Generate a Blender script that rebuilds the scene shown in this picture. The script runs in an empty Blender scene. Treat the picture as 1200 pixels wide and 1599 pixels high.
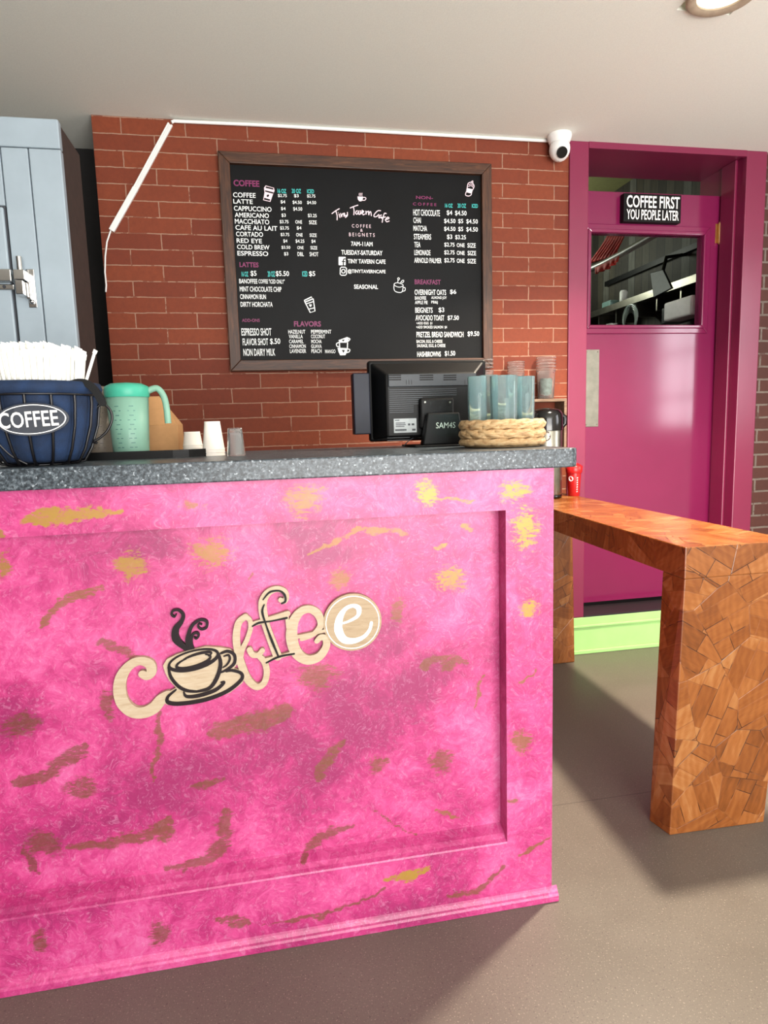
import bpy, math, random
import numpy as np
from mathutils import Vector, Matrix
random.seed(7)
PI = math.pi
SC = bpy.context.scene
COL = SC.collection

# ------------------------------------------------------------------ camera
F_PX, YAW, PITCH, ROLL, CAM_H = 1001.063, 0.183614, 0.130523, -0.029423, 1.239712
YC, YG, YW, HC, ZT, THK = 1.43636, 1.40637, 3.09284, 2.59417, 1.179714, 0.044787
YP = 1.484          # recessed counter panel
def cam_axes():
    f = np.array([math.sin(YAW)*math.cos(PITCH), math.cos(YAW)*math.cos(PITCH), -math.sin(PITCH)])
    r = np.array([math.cos(YAW), -math.sin(YAW), 0.0]); u = np.cross(r, f)
    return r*math.cos(ROLL)+u*math.sin(ROLL), -r*math.sin(ROLL)+u*math.cos(ROLL), f
AX_R, AX_U, AX_F = cam_axes()
cam = bpy.data.cameras.new('camera'); cam_o = bpy.data.objects.new('camera', cam); COL.objects.link(cam_o)
cam.sensor_fit = 'VERTICAL'; cam.sensor_height = 36.0; cam.lens = F_PX*36.0/1599.0
cam.clip_start = 0.02; cam.clip_end = 60
M = Matrix(((AX_R[0], AX_U[0], -AX_F[0], 0), (AX_R[1], AX_U[1], -AX_F[1], 0), (AX_R[2], AX_U[2], -AX_F[2], CAM_H), (0, 0, 0, 1)))
cam_o.matrix_world = M
SC.camera = cam_o
def hit(px, py, axis, val):
    d = AX_F+(px-600)/F_PX*AX_R-(py-799.5)/F_PX*AX_U
    o = np.array([0, 0, CAM_H]); t = (val-o[axis])/d[axis]
    return o+t*d
def WX(px, py, x): return hit(px, py, 0, x)
def WY(px, py, y): return hit(px, py, 1, y)
def WZ(px, py, z): return hit(px, py, 2, z)

# ------------------------------------------------------------------ light
SC.view_settings.view_transform = 'Standard'; SC.view_settings.look = 'None'
SC.view_settings.gamma = 1.0; SC.view_settings.use_curve_mapping = False
SC.view_settings.exposure = 0.12
w = bpy.data.worlds.new('World'); SC.world = w; w.use_nodes = True
w.node_tree.nodes['Background'].inputs[0].default_value = (0.75, 0.88, 1.0, 1)
w.node_tree.nodes['Background'].inputs[1].default_value = 0.6
def light(name, kind, loc, energy, color, rot=(0, 0, 0), **kw):
    l = bpy.data.lights.new(name, kind); l.energy = energy; l.color = color
    for k, v in kw.items(): setattr(l, k, v)
    o = bpy.data.objects.new(name, l); COL.objects.link(o); o.location = loc; o.rotation_euler = rot
    return o
FRONT_Y, RIGHT_X, LEFT_X = -2.3, 3.6, -2.6
LAMP = (1.535, 2.01, HC)
# daylight outside the shop front and side window, plus an added ceiling fill
light('shopfront_daylight', 'AREA', (1.2, FRONT_Y-0.35, 1.75), 185, (1.0, 0.97, 0.94), (math.radians(86), 0, 0), shape='RECTANGLE', size=3.2, size_y=1.7)
light('added_ceiling_fill', 'AREA', (1.1, FRONT_Y-0.5, 0.45), 255, (1.0, 0.96, 0.90), (math.radians(128), 0, 0), shape='RECTANGLE', size=3.8, size_y=1.0)  # low upward-tilted light, added to brighten the ceiling
light('side_window_daylight', 'AREA', (RIGHT_X+0.35, 1.28, 1.75), 50, (0.97, 0.97, 1.0), (0, PI/2, 0), shape='RECTANGLE', size=1.3, size_y=1.35)
light('kitchen_lamp_light', 'POINT', (1.9, 4.9, 2.45), 30, (0.95, 1.0, 0.85), shadow_soft_size=0.15)

# ------------------------------------------------------------------ mesh helpers
WO = {}
class MB:
    def __init__(s): s.v = []; s.f = []; s.sm = []
    def add(s, vs, fs, smooth=False):
        b = len(s.v); s.v += [tuple(map(float, p)) for p in vs]
        s.f += [tuple(i+b for i in f) for f in fs]; s.sm += [smooth]*len(fs); return s
    def box(s, x0, x1, y0, y1, z0, z1, rot=None, piv=None):
        vs = [(x, y, z) for z in (z0, z1) for y in (y0, y1) for x in (x0, x1)]
        if rot is not None:
            pv = Vector(piv if piv is not None else ((x0+x1)/2, (y0+y1)/2, (z0+z1)/2))
            vs = [tuple(rot @ (Vector(p)-pv)+pv) for p in vs]
        return s.add(vs, [(0, 2, 3, 1), (4, 5, 7, 6), (0, 1, 5, 4), (2, 6, 7, 3), (0, 4, 6, 2), (1, 3, 7, 5)])
    def hexa(s, a, b):   # two matching quads (lists of 4 points)
        return s.add(list(a)+list(b), [(3, 2, 1, 0), (4, 5, 6, 7), (0, 1, 5, 4), (1, 2, 6, 5), (2, 3, 7, 6), (3, 0, 4, 7)])
    def prism(s, poly, z0, z1):       # poly in xy
        n = len(poly)
        vs = [(x, y, z0) for x, y in poly]+[(x, y, z1) for x, y in poly]
        return s.add(vs, [tuple(range(n-1, -1, -1)), tuple(range(n, 2*n))]+[(i, (i+1) % n, (i+1) % n+n, i+n) for i in range(n)])
    def prism_xz(s, poly, y0, y1):    # poly (x,z); front y0
        n = len(poly)
        vs = [(x, y0, z) for x, z in poly]+[(x, y1, z) for x, z in poly]
        return s.add(vs, [tuple(range(n)), tuple(range(2*n-1, n-1, -1))]+[(i, i+n, (i+1) % n+n, (i+1) % n) for i in range(n)])
    def lathe(s, prof, c, n=32, smooth=True, sx=1, sy=1, fn=None):
        vs = []; fs = []
        for (r, z) in prof:
            for k in range(n):
                a = 2*PI*k/n; rr = r*(fn(a, z) if fn else 1)
                vs.append((c[0]+rr*math.cos(a)*sx, c[1]+rr*math.sin(a)*sy, c[2]+z))
        m = len(prof)
        for j in range(m-1):
            for k in range(n):
                fs.append((j*n+k, j*n+(k+1) % n, (j+1)*n+(k+1) % n, (j+1)*n+k))
        s.add(vs, fs, smooth)
        if prof[0][0] > 1e-5: s.add([vs[k] for k in range(n)], [tuple(range(n-1, -1, -1))])
        if prof[-1][0] > 1e-5: s.add([vs[(m-1)*n+k] for k in range(n)], [tuple(range(n))])
        return s
    def shell(s, prof, c, n=32, smooth=True, sx=1, sy=1, fn=None):   # closed profile loop, no caps
        prof = list(prof)
        vs = []; fs = []
        for (r, z) in prof:
            for k in range(n):
                a = 2*PI*k/n; rr = r*(fn(a, z) if fn else 1)
                vs.append((c[0]+rr*math.cos(a)*sx, c[1]+rr*math.sin(a)*sy, c[2]+z))
        m = len(prof)
        for j in range(m-1):
            for k in range(n):
                fs.append((j*n+k, j*n+(k+1) % n, (j+1)*n+(k+1) % n, (j+1)*n+k))
        return s.add(vs, fs, smooth)
    def tube(s, pts, r, n=8, smooth=True, cap=True):
        P = [Vector(p) for p in pts]; m = len(P)
        R = r if isinstance(r, (list, tuple)) else [r]*m
        vs = []; prev = None
        for i in range(m):
            t = (P[min(i+1, m-1)]-P[max(i-1, 0)]).normalized()
            if prev is None:
                up = Vector((0, 0, 1)) if abs(t.z) < .9 else Vector((1, 0, 0))
                a = t.cross(up).normalized()
            else:
                a = (prev-t*prev.dot(t)).normalized()
            prev = a; b = t.cross(a)
            for k in range(n):
                q = 2*PI*k/n; vs.append(tuple(P[i]+(a*math.cos(q)+b*math.sin(q))*R[i]))
        fs = [(i*n+k, i*n+(k+1) % n, (i+1)*n+(k+1) % n, (i+1)*n+k) for i in range(m-1) for k in range(n)]
        s.add(vs, fs, smooth)
        if cap:
            s.add(vs[:n], [tuple(range(n-1, -1, -1))]); s.add(vs[-n:], [tuple(range(n))])
        return s
    def cyl(s, a, b, r, n=20): return s.tube([a, b], r, n)
    def ball(s, c, r, n=16, sz=(1, 1, 1)):
        m = n//2; vs = []; fs = []
        for j in range(m+1):
            t = PI*j/m
            for k in range(n):
                a = 2*PI*k/n
                vs.append((c[0]+r*sz[0]*math.sin(t)*math.cos(a), c[1]+r*sz[1]*math.sin(t)*math.sin(a), c[2]-r*sz[2]*math.cos(t)))
        for j in range(m):
            for k in range(n): fs.append((j*n+k, j*n+(k+1) % n, (j+1)*n+(k+1) % n, (j+1)*n+k))
        return s.add(vs, fs, True)
    def ribbon(s, pts, ws, y0, y1, closed=False, eps=.0003):   # 2D stroke in (x,z), front at y0, thickness to y1
        n = len(pts); W = ws if isinstance(ws, (list, tuple)) else [ws]*n
        L = []; R = []
        for i in range(n):
            if closed: a, b = pts[(i-1) % n], pts[(i+1) % n]
            else: a, b = pts[max(i-1, 0)], pts[min(i+1, n-1)]
            dx, dz = b[0]-a[0], b[1]-a[1]; l = math.hypot(dx, dz) or 1
            nx, nz = -dz/l*W[i]/2, dx/l*W[i]/2
            L.append((pts[i][0]+nx, pts[i][1]+nz)); R.append((pts[i][0]-nx, pts[i][1]-nz))
        s.k = getattr(s, 'k', 0)+1; e0 = .00035*(s.k % 7) if abs(y1-y0) > .005 else .00004*(s.k % 5)
        if abs(y1-y0) < .005: eps = .00006
        Y = [y0-e0-eps*i/n for i in range(n)]
        vs = [(x, Y[i], z) for i, (x, z) in enumerate(L)]+[(x, Y[i], z) for i, (x, z) in enumerate(R)]+[(x, y1, z) for x, z in L]+[(x, y1, z) for x, z in R]
        fs = []
        for i in range(n if closed else n-1):
            j = (i+1) % n
            fs += [(n+i, n+j, j, i)]
            if abs(y1-y0) > .0005:
                fs += [(i, j, 2*n+j, 2*n+i), (n+j, n+i, 3*n+i, 3*n+j), (2*n+i, 2*n+j, 3*n+j, 3*n+i)]
        s.add(vs, fs)
        if not closed:
            for i in (0, n-1): s.disc(pts[i], W[i]/2, Y[i]+(eps*.25 if i == 0 else -eps*.15), y1, 14)
        return s
    def disc(s, c, r, y0, y1, n=24, rx=1, rz=1):
        poly = [(c[0]+r*rx*math.cos(2*PI*k/n), c[1]+r*rz*math.sin(2*PI*k/n)) for k in range(n)]
        if abs(y1-y0) > .0005: return s.prism_xz(poly, y0, y1)
        return s.add([(x, y0, z) for x, z in poly], [tuple(range(n))])
    def build(s, name, mat, parent=None, origin=None, bevel=0, bseg=2, smooth_all=False, weld=False):
        me = bpy.data.meshes.new(name)
        V = np.array(s.v)
        if parent is not None: o_w = Vector(WO[parent.name])
        elif origin is not None: o_w = Vector(origin)
        else:
            lo, hi = V.min(0), V.max(0); o_w = Vector(((lo[0]+hi[0])/2, (lo[1]+hi[1])/2, lo[2]))
        me.from_pydata([tuple(Vector(p)-o_w) for p in s.v], [], s.f)
        me.polygons.foreach_set('use_smooth', [True]*len(s.f) if smooth_all else s.sm)
        me.materials.append(mat); me.update()
        o = bpy.data.objects.new(name, me); COL.objects.link(o)
        if parent is not None: o.parent = parent
        else: o.location = o_w
        WO[o.name] = tuple(o_w)
        if bevel:
            b = o.modifiers.new('bevel', 'BEVEL'); b.width = bevel; b.segments = bseg; b.limit_method = 'ANGLE'; b.angle_limit = math.radians(40)
        return o
def tag(o, label=None, cat=None, group=None, kind=None):
    if label: o['label'] = label
    if cat: o['category'] = cat
    if group: o['group'] = group
    if kind: o['kind'] = kind
    return o
def thing(name, loc, label, cat, group=None):
    o = bpy.data.objects.new(name, None); COL.objects.link(o); o.location = loc; o.empty_display_size = .05
    WO[o.name] = tuple(loc); return tag(o, label, cat, group)
def struct(mb, name, mat, label=None, **k): 
    o = mb.build(name, mat, **k); o['kind'] = 'structure'
    if label: o['label'] = label
    return o

# ------------------------------------------------------------------ material helpers
KD = .62            # paint and material tones are kept this much below their look in bright daylight
def srgb(r, g, b):
    f = lambda c: (c/255/12.92) if c/255 <= .04045 else ((c/255+.055)/1.055)**2.4
    return (f(r)*KD, f(g)*KD, f(b)*KD, 1)
def srgbw(r, g, b): return tuple(min(.93, c/KD) for c in srgb(r, g, b)[:3])+(1,)
class NT:
    def __init__(s, name):
        s.m = bpy.data.materials.new(name); s.m.use_nodes = True; s.t = s.m.node_tree; s.n = s.t.nodes
        s.p = s.n['Principled BSDF']; s.tc = None
    def new(s, ty, **kw):
        n = s.n.new(ty)
        for k, v in kw.items(): setattr(n, k, v)
        return n
    def link(s, a, b): s.t.links.new(a, b)
    def coord(s, kind='Object', scale=None, rot=None, loc=None):
        if s.tc is None: s.tc = s.new('ShaderNodeTexCoord')
        if kind == 'World':
            g = s.new('ShaderNodeNewGeometry'); out = g.outputs['Position']
        else: out = s.tc.outputs[kind]
        if scale or rot or loc:
            mp = s.new('ShaderNodeMapping'); s.link(out, mp.inputs[0])
            if scale: mp.inputs['Scale'].default_value = scale
            if rot: mp.inputs['Rotation'].default_value = rot
            if loc: mp.inputs['Location'].default_value = loc
            return mp.outputs[0]
        return out
    def noise(s, vec, scale, detail=4, rough=.6, dist=0, out='Fac'):
        n = s.new('ShaderNodeTexNoise'); s.link(vec, n.inputs['Vector'])
        n.inputs['Scale'].default_value = scale; n.inputs['Detail'].default_value = detail
        n.inputs['Roughness'].default_value = rough; n.inputs['Distortion'].default_value = dist
        return n.outputs[out]
    def ramp(s, fac, stops, interp='LINEAR'):
        r = s.new('ShaderNodeValToRGB'); r.color_ramp.interpolation = interp
        e = r.color_ramp.elements
        while len(e) < len(stops): e.new(.5)
        for i, (p, c) in enumerate(stops): e[i].position = p; e[i].color = c
        s.link(fac, r.inputs[0]); return r.outputs[0]
    def mix(s, fac, a, b, mode='MIX'):
        m = s.new('ShaderNodeMix', data_type='RGBA', blend_type=mode)
        for sock, v in ((m.inputs[0], fac), (m.inputs[6], a), (m.inputs[7], b)):
            if hasattr(v, 'is_output'): s.link(v, sock)
            else: sock.default_value = v
        return m.outputs[2]
    def math(s, op, a, b=0.0, clamp=False):
        m = s.new('ShaderNodeMath', operation=op, use_clamp=clamp)
        for sock, v in ((m.inputs[0], a), (m.inputs[1], b)):
            if hasattr(v, 'is_output'): s.link(v, sock)
            else: sock.default_value = v
        return m.outputs[0]
    def bump(s, h, strength=.3, dist=.002):
        b = s.new('ShaderNodeBump'); b.inputs['Strength'].default_value = strength; b.inputs['Distance'].default_value = dist
        s.link(h, b.inputs['Height']); s.link(b.outputs[0], s.p.inputs['Normal']); return b
    def set(s, **kw):
        for k, v in kw.items():
            k = k.replace('_', ' ')
            if hasattr(v, 'is_output'): s.link(v, s.p.inputs[k])
            else: s.p.inputs[k].default_value = v
        return s
G = lambda v: (v, v, v, 1)
def plain(name, col, rough=.5, metal=0, var=.12, scale=30, bump=0, **kw):
    t = NT(name); c = t.coord()
    n = t.noise(c, scale, 3)
    lo = tuple(x*(1-var) for x in col[:3])+(1,); hi = tuple(min(1, x*(1+var)) for x in col[:3])+(1,)
    t.set(Base_Color=t.ramp(n, [(.3, lo), (.7, hi)]), Roughness=rough, Metallic=metal, **kw)
    if bump: t.bump(n, bump, .001)
    return t.m
def glassy(name, col, rough=.05, ior=1.45, alpha=None):
    t = NT(name); c = t.coord(); n = t.noise(c, 40, 2)
    lo = tuple(x*.94 for x in col[:3])+(1,)
    t.set(Base_Color=t.ramp(n, [(.3, lo), (.7, col)]), Roughness=rough, IOR=ior)
    t.p.inputs['Transmission Weight'].default_value = 1.0
    if alpha: t.p.inputs['Alpha'].default_value = alpha
    return t.m

def mat_brick(name, c1, c2, mortar, msize, bw, rh, ox, oz, var=.5):
    t = NT(name); p = t.coord('World')
    sp = t.new('ShaderNodeSeparateXYZ'); t.link(p, sp.inputs[0])
    cb = t.new('ShaderNodeCombineXYZ'); t.link(t.math('ADD', sp.outputs[0], ox), cb.inputs[0]); t.link(t.math('ADD', sp.outputs[2], oz), cb.inputs[1])
    wob = t.noise(p, 14, 3, .6, 0, 'Color')
    wm = t.new('ShaderNodeVectorMath', operation='MULTIPLY_ADD'); t.link(wob, wm.inputs[0]); wm.inputs[1].default_value = (.008, .007, 0); t.link(cb.outputs[0], wm.inputs[2])
    b = t.new('ShaderNodeTexBrick'); t.link(wm.outputs[0], b.inputs['Vector'])
    b.offset = .5; b.offset_frequency = 2; b.squash = 1
    b.inputs['Scale'].default_value = 1; b.inputs['Brick Width'].default_value = bw; b.inputs['Row Height'].default_value = rh
    b.inputs['Mortar Size'].default_value = msize; b.inputs['Mortar Smooth'].default_value = .25; b.inputs['Bias'].default_value = 0
    b.inputs['Color1'].default_value = c1; b.inputs['Color2'].default_value = c2; b.inputs['Mortar'].default_value = mortar
    fine = t.noise(p, 60, 6, .7); big = t.noise(p, 7, 3)
    c = t.mix(t.math('MULTIPLY', fine, var), b.outputs['Color'], (c1[0]*.35, c1[1]*.3, c1[2]*.3, 1))
    gap = t.math('GREATER_THAN', t.noise(p, 9, 4, .7), .57)
    keep = t.math('MULTIPLY', gap, b.outputs['Fac'])
    c = t.mix(t.math('MULTIPLY', keep, .75), c, (c1[0]*.6, c1[1]*.5, c1[2]*.5, 1))
    t.set(Base_Color=c, Roughness=.75)
    h = t.math('SUBTRACT', t.math('MULTIPLY', fine, .35), b.outputs['Fac'])
    t.bump(h, .55, .004)
    return t.m
M_brick = mat_brick('red_brick', srgb(172, 78, 36), srgb(142, 54, 22), srgb(222, 178, 150), .0026, .2655, .0677, .52, -HC+.0677*60, .75)
M_brick_dark = mat_brick('old_brown_brick', srgb(104, 52, 40), srgb(86, 42, 32), srgb(150, 138, 128), .006, .2655, .0677, .12, -HC+.0677*60, .7)

t = NT('ceiling_paint'); p = t.coord('World'); n = t.noise(p, 220, 3, .7)
t.set(Base_Color=t.ramp(n, [(.3, srgbw(226, 228, 220)), (.7, srgbw(235, 237, 228))]), Roughness=.9); t.bump(n, .35, .002); M_ceil = t.m

t = NT('speckled_vinyl_floor'); p = t.coord('World')
sp1 = t.noise(p, 260, 2, .5); big = t.noise(p, 2.2, 4, .6)
c = t.ramp(big, [(.3, srgb(112, 103, 93)), (.7, srgb(124, 115, 104))])
c = t.mix(t.ramp(sp1, [(.62, G(0)), (.70, G(1))]), c, srgb(168, 158, 142))
c = t.mix(t.ramp(t.noise(p, 190, 2, .5), [(.30, G(1)), (.38, G(0))]), c, srgb(96, 86, 80))
# tile seams
sep = t.new('ShaderNodeSeparateXYZ'); t.link(p, sep.inputs[0])
sm = t.math('COMPARE', sep.outputs[1], float(WZ(935, 1248, 0)[1])); sm.node.inputs[2].default_value = .0016
c = t.mix(t.math('MULTIPLY', sm, .75), c, srgb(70, 62, 58))
t.set(Base_Color=c, Roughness=t.ramp(big, [(.3, G(.38)), (.7, G(.5))])); t.bump(sp1, .08, .001); M_floor = t.m

def mat_pink():
    t = NT('rag_rolled_pink_paint'); p = t.coord('World')
    warp = t.noise(p, 7, 3, .6, 0, 'Color')
    wm = t.new('ShaderNodeVectorMath', operation='MULTIPLY_ADD'); t.link(warp, wm.inputs[0]); wm.inputs[1].default_value = (.12, .12, .12); t.link(p, wm.inputs[2])
    big = t.noise(p, 4.0, 4, .62, .6); mid = t.noise(wm.outputs[0], 26, 9, .78, .7); fine = t.noise(wm.outputs[0], 95, 7, .78, .9)
    da = t.new('ShaderNodeAttribute', attribute_name='deep'); ga = t.new('ShaderNodeAttribute', attribute_name='gold'); br = t.new('ShaderNodeAttribute', attribute_name='bright')
    tone = t.math('ADD', t.math('MULTIPLY', t.math('ADD', t.math('MULTIPLY', big, .50), t.math('MULTIPLY', mid, .50)), 1.22), -.125)
    tone = t.math('SUBTRACT', tone, t.math('MULTIPLY', da.outputs['Fac'], .19))
    c = t.ramp(tone, [(.28, srgb(168, 38, 106)), (.40, srgb(200, 52, 126)), (.50, srgb(226, 78, 150)), (.60, srgb(234, 108, 172)), (.72, srgb(240, 150, 202))])
    c = t.mix(t.math('MULTIPLY', t.ramp(fine, [(.52, G(0)), (.66, G(1))]), .40), c, srgb(238, 172, 210))
    c = t.mix(t.math('MULTIPLY', t.ramp(fine, [(.34, G(1)), (.46, G(0))]), .30), c, srgb(166, 30, 98))
    brush = t.noise(t.coord('World', scale=(40, 40, 150), rot=(0, .5, 0)), 1.0, 5, .7, .8)
    nz = t.math('ADD', t.math('MULTIPLY', fine, .45), t.math('MULTIPLY', brush, .55))
    gm = t.math('ADD', t.math('MULTIPLY', ga.outputs['Fac'], .66), t.math('MULTIPLY', t.math('SUBTRACT', nz, .53), 4.4))
    gm = t.math('MULTIPLY', gm, t.math('MULTIPLY', ga.outputs['Fac'], 2.2), True)
    gm = t.ramp(gm, [(.16, G(0)), (.72, G(1))])
    gc = t.mix(br.outputs['Fac'], srgb(108, 76, 40), srgb(206, 168, 66))
    gc = t.mix(t.math('MULTIPLY', mid, .5), gc, srgb(150, 96, 40))
    c = t.mix(t.math('MULTIPLY', gm, t.math('ADD', t.math('MULTIPLY', br.outputs['Fac'], .30), t.math('ADD', t.math('MULTIPLY', brush, .6), .32))), c, gc)
    t.set(Base_Color=c, Roughness=.42, Metallic=t.math('MULTIPLY', gm, .25)); t.bump(fine, .12, .0015)
    return t.m
M_pink = mat_pink()

def mat_granite():
    t = NT('grey_speckled_laminate'); p = t.coord('World')
    a = t.noise(p, 130, 3, .7); v = t.new('ShaderNodeTexVoronoi'); t.link(p, v.inputs['Vector']); v.inputs['Scale'].default_value = 230
    c = t.ramp(a, [(.34, srgb(38, 44, 50)), (.48, srgb(70, 80, 88)), (.60, srgb(104, 114, 122)), (.72, srgb(150, 160, 168))])
    bw = t.new('ShaderNodeRGBToBW'); t.link(v.outputs['Color'], bw.inputs[0])
    c = t.mix(t.ramp(bw.outputs[0], [(.84, G(0)), (.90, G(.8))]), c, srgb(186, 196, 204))
    c = t.mix(t.ramp(bw.outputs[0], [(.16, G(.8)), (.22, G(0))]), c, srgb(36, 42, 48))
    t.set(Base_Color=c, Roughness=.34, Specular_IOR_Level=.35); return t.m
M_granite = mat_granite()

def mat_magenta(name, c, rough):
    t = NT(name); p = t.coord('World'); n = t.noise(p, 160, 3, .7); b = t.noise(p, 3, 3)
    lo = tuple(x*.9 for x in c[:3])+(1,); t.set(Base_Color=t.ramp(b, [(.3, lo), (.7, c)]), Roughness=rough); t.bump(n, .012, .001); t.p.inputs['Specular IOR Level'].default_value = .7; return t.m
M_mag = mat_magenta('magenta_gloss_paint', srgb(152, 36, 92), .14)
M_mag_trim = mat_magenta('magenta_trim_paint', srgb(152, 34, 82), .34)
def mat_offcut():
    t = NT('varnished_wood_offcuts'); p = t.coord('World')
    g = t.new('ShaderNodeNewGeometry'); nz = t.new('ShaderNodeSeparateXYZ'); t.link(g.outputs['True Normal'], nz.inputs[0]); sp = t.new('ShaderNodeSeparateXYZ'); t.link(p, sp.inputs[0])
    flat = t.math('GREATER_THAN', t.math('ABSOLUTE', nz.outputs[2]), .6)
    side = t.new('ShaderNodeCombineXYZ'); t.link(t.math('ADD', sp.outputs[0], sp.outputs[1]), side.inputs[0]); t.link(sp.outputs[2], side.inputs[1])
    top = t.new('ShaderNodeCombineXYZ'); t.link(sp.outputs[0], top.inputs[0]); t.link(sp.outputs[1], top.inputs[1]); top.inputs[2].default_value = .4
    mv = t.new('ShaderNodeMix', data_type='VECTOR'); t.link(flat, mv.inputs[0]); t.link(side.outputs[0], mv.inputs[4]); t.link(top.outputs[0], mv.inputs[5]); uv = mv.outputs[1]
    zone = t.new('ShaderNodeTexVoronoi', voronoi_dimensions='2D'); t.link(uv, zone.inputs['Vector']); zone.inputs['Scale'].default_value = 6.5
    zc = t.new('ShaderNodeSeparateColor'); t.link(zone.outputs['Color'], zc.inputs[0])
    zr = t.new('ShaderNodeTexVoronoi', voronoi_dimensions='2D', feature='DISTANCE_TO_EDGE'); t.link(uv, zr.inputs['Vector']); zr.inputs['Scale'].default_value = 6.5
    ang = t.math('ADD', t.math('MULTIPLY', t.math('FLOOR', t.math('MULTIPLY', zc.outputs[0], 5.0)), .72), .55)
    vr = t.new('ShaderNodeVectorRotate', rotation_type='Z_AXIS'); t.link(uv, vr.inputs['Vector']); t.link(ang, vr.inputs['Angle'])
    sh = t.new('ShaderNodeVectorMath', operation='ADD'); t.link(vr.outputs[0], sh.inputs[0]); t.link(zone.outputs['Color'], sh.inputs[1])
    b = t.new('ShaderNodeTexBrick'); t.link(sh.outputs[0], b.inputs['Vector']); b.offset = .37; b.squash = .7; b.squash_frequency = 3
    for k, v in (('Scale', 1), ('Brick Width', .125), ('Row Height', .056), ('Mortar Size', .0013), ('Mortar Smooth', .1), ('Bias', 0)): b.inputs[k].default_value = v
    b.inputs['Color1'].default_value = G(0); b.inputs['Color2'].default_value = G(1); b.inputs['Mortar'].default_value = G(.5)
    tone = t.new('ShaderNodeRGBToBW'); t.link(b.outputs['Color'], tone.inputs[0]); tone = tone.outputs[0]
    st = t.new('ShaderNodeMapping'); t.link(sh.outputs[0], st.inputs[0]); st.inputs['Scale'].default_value = (7, 46, 7)
    gr = t.noise(st.outputs[0], 1.0, 5, .62, .9)
    wv = t.new('ShaderNodeTexWave', wave_type='RINGS', rings_direction='Z'); t.link(sh.outputs[0], wv.inputs['Vector']); wv.inputs['Scale'].default_value = 14; wv.inputs['Distortion'].default_value = 5; wv.inputs['Detail'].default_value = 3; wv.inputs['Detail Scale'].default_value = 1.4
    big = t.noise(p, 9, 3)
    f = t.math('ADD', t.math('ADD', t.math('MULTIPLY', tone, .30), t.math('MULTIPLY', wv.outputs['Fac'], .06)), t.math('ADD', t.math('MULTIPLY', gr, .38), t.math('MULTIPLY', big, .26)))
    c = t.ramp(f, [(.22, srgb(112, 60, 24)), (.42, srgb(148, 84, 36)), (.58, srgb(170, 103, 50)), (.80, srgb(198, 142, 88))])
    zed = t.ramp(zr.outputs['Distance'], [(0, G(1)), (.012, G(0))])
    edge = t.math('MAXIMUM', b.outputs['Fac'], zed)
    show = t.ramp(t.noise(p, 11, 2), [(.50, G(.12)), (.58, G(1))])
    c = t.mix(t.math('MULTIPLY', t.math('MULTIPLY', edge, show), .85), c, srgb(50, 22, 8))
    t.set(Base_Color=c, Roughness=.27)
    t.bump(t.math('SUBTRACT', t.math('MULTIPLY', tone, .5), t.math('MULTIPLY', edge, .8)), .35, .002)
    return t.m
M_offcut = mat_offcut()
def mat_grain(name, dark, mid, lite, axis=(1, 12, 12), rough=.55, scale=4, rot=None):
    t = NT(name); p = t.coord('World', scale=axis, rot=rot); n = t.noise(p, scale, 6, .65, .8); k = t.noise(p, scale*.35, 3)
    c = t.ramp(n, [(.3, dark), (.5, mid), (.72, lite)]); t.set(Base_Color=c, Roughness=rough); t.bump(n, .25, .001); return t.m
M_frame_h = mat_grain('dark_stained_frame_wood', srgb(44, 22, 10), srgb(80, 44, 22), srgb(118, 72, 42), (2, 14, 22), .5)
M_frame_v = mat_grain('dark_stained_frame_wood_upright', srgb(44, 22, 10), srgb(80, 44, 22), srgb(118, 72, 42), (22, 14, 2), .5)
M_signwood = mat_grain('pale_ash_plywood', srgb(196, 170, 138), srgb(210, 188, 158), srgb(218, 200, 174), (5, 10, 34), .55, 4, (0, -.15, 0))
M_signwood2 = mat_grain('tan_oak_plywood', srgb(172, 146, 112), srgb(188, 162, 128), srgb(200, 176, 144), (5, 10, 34), .55, 4, (0, -.15, 0))
M_crate = mat_grain('weathered_pine', srgb(110, 86, 68), srgb(146, 118, 96), srgb(172, 146, 122), (3, 14, 30), .7)
M_black = plain('black_print', srgb(16, 14, 15), .5, Specular_IOR_Level=.2)
M_umber = plain('dark_umber_print', srgb(34, 22, 26), .5, Specular_IOR_Level=.2)
M_white = plain('white_print', srgbw(240, 240, 238), .5, var=.03)
M_chalk = plain('black_chalkboard', srgb(9, 11, 14), .55, var=.35, scale=6, Specular_IOR_Level=.18)
M_txtw = plain('white_vinyl_lettering', srgbw(232, 236, 236), .55, var=.03)
M_txtp = plain('magenta_vinyl_lettering', srgb(150, 40, 108), .5, var=.1)
M_txtt = plain('teal_vinyl_lettering', srgbw(60, 190, 186), .5, var=.05)
M_txtg = plain('pale_pink_lettering', srgbw(240, 214, 224), .5, var=.03)
M_greyboard = plain('pale_blue_grey_paint', srgbw(150, 164, 174), .5, var=.04, scale=12)
M_gap = plain('dark_joint', srgb(70, 74, 82), .8)
M_side = plain('brown_side_board', srgb(70, 52, 46), .8, var=.2)
M_steel = plain('brushed_steel', srgb(176, 172, 158), .32, 1.0, .14, 18)
M_chrome = plain('chrome', srgbw(206, 206, 206), .15, 1.0, .05)
M_brass = plain('brass', srgbw(214, 176, 120), .3, 1.0)
M_plastic_w = plain('white_plastic', srgbw(232, 232, 230), .4, var=.03)
M_blackgloss = plain('black_gloss_plastic', srgb(14, 14, 15), .16)
M_blackmatte = plain('black_matte_plastic', srgb(6, 7, 9), .45, var=.2, Specular_IOR_Level=.2)
M_navycase = plain('navy_black_plastic', srgb(16, 24, 44), .5, Specular_IOR_Level=.3)
M_greycase = plain('slate_grey_plastic', srgb(46, 54, 62), .5)
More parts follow.
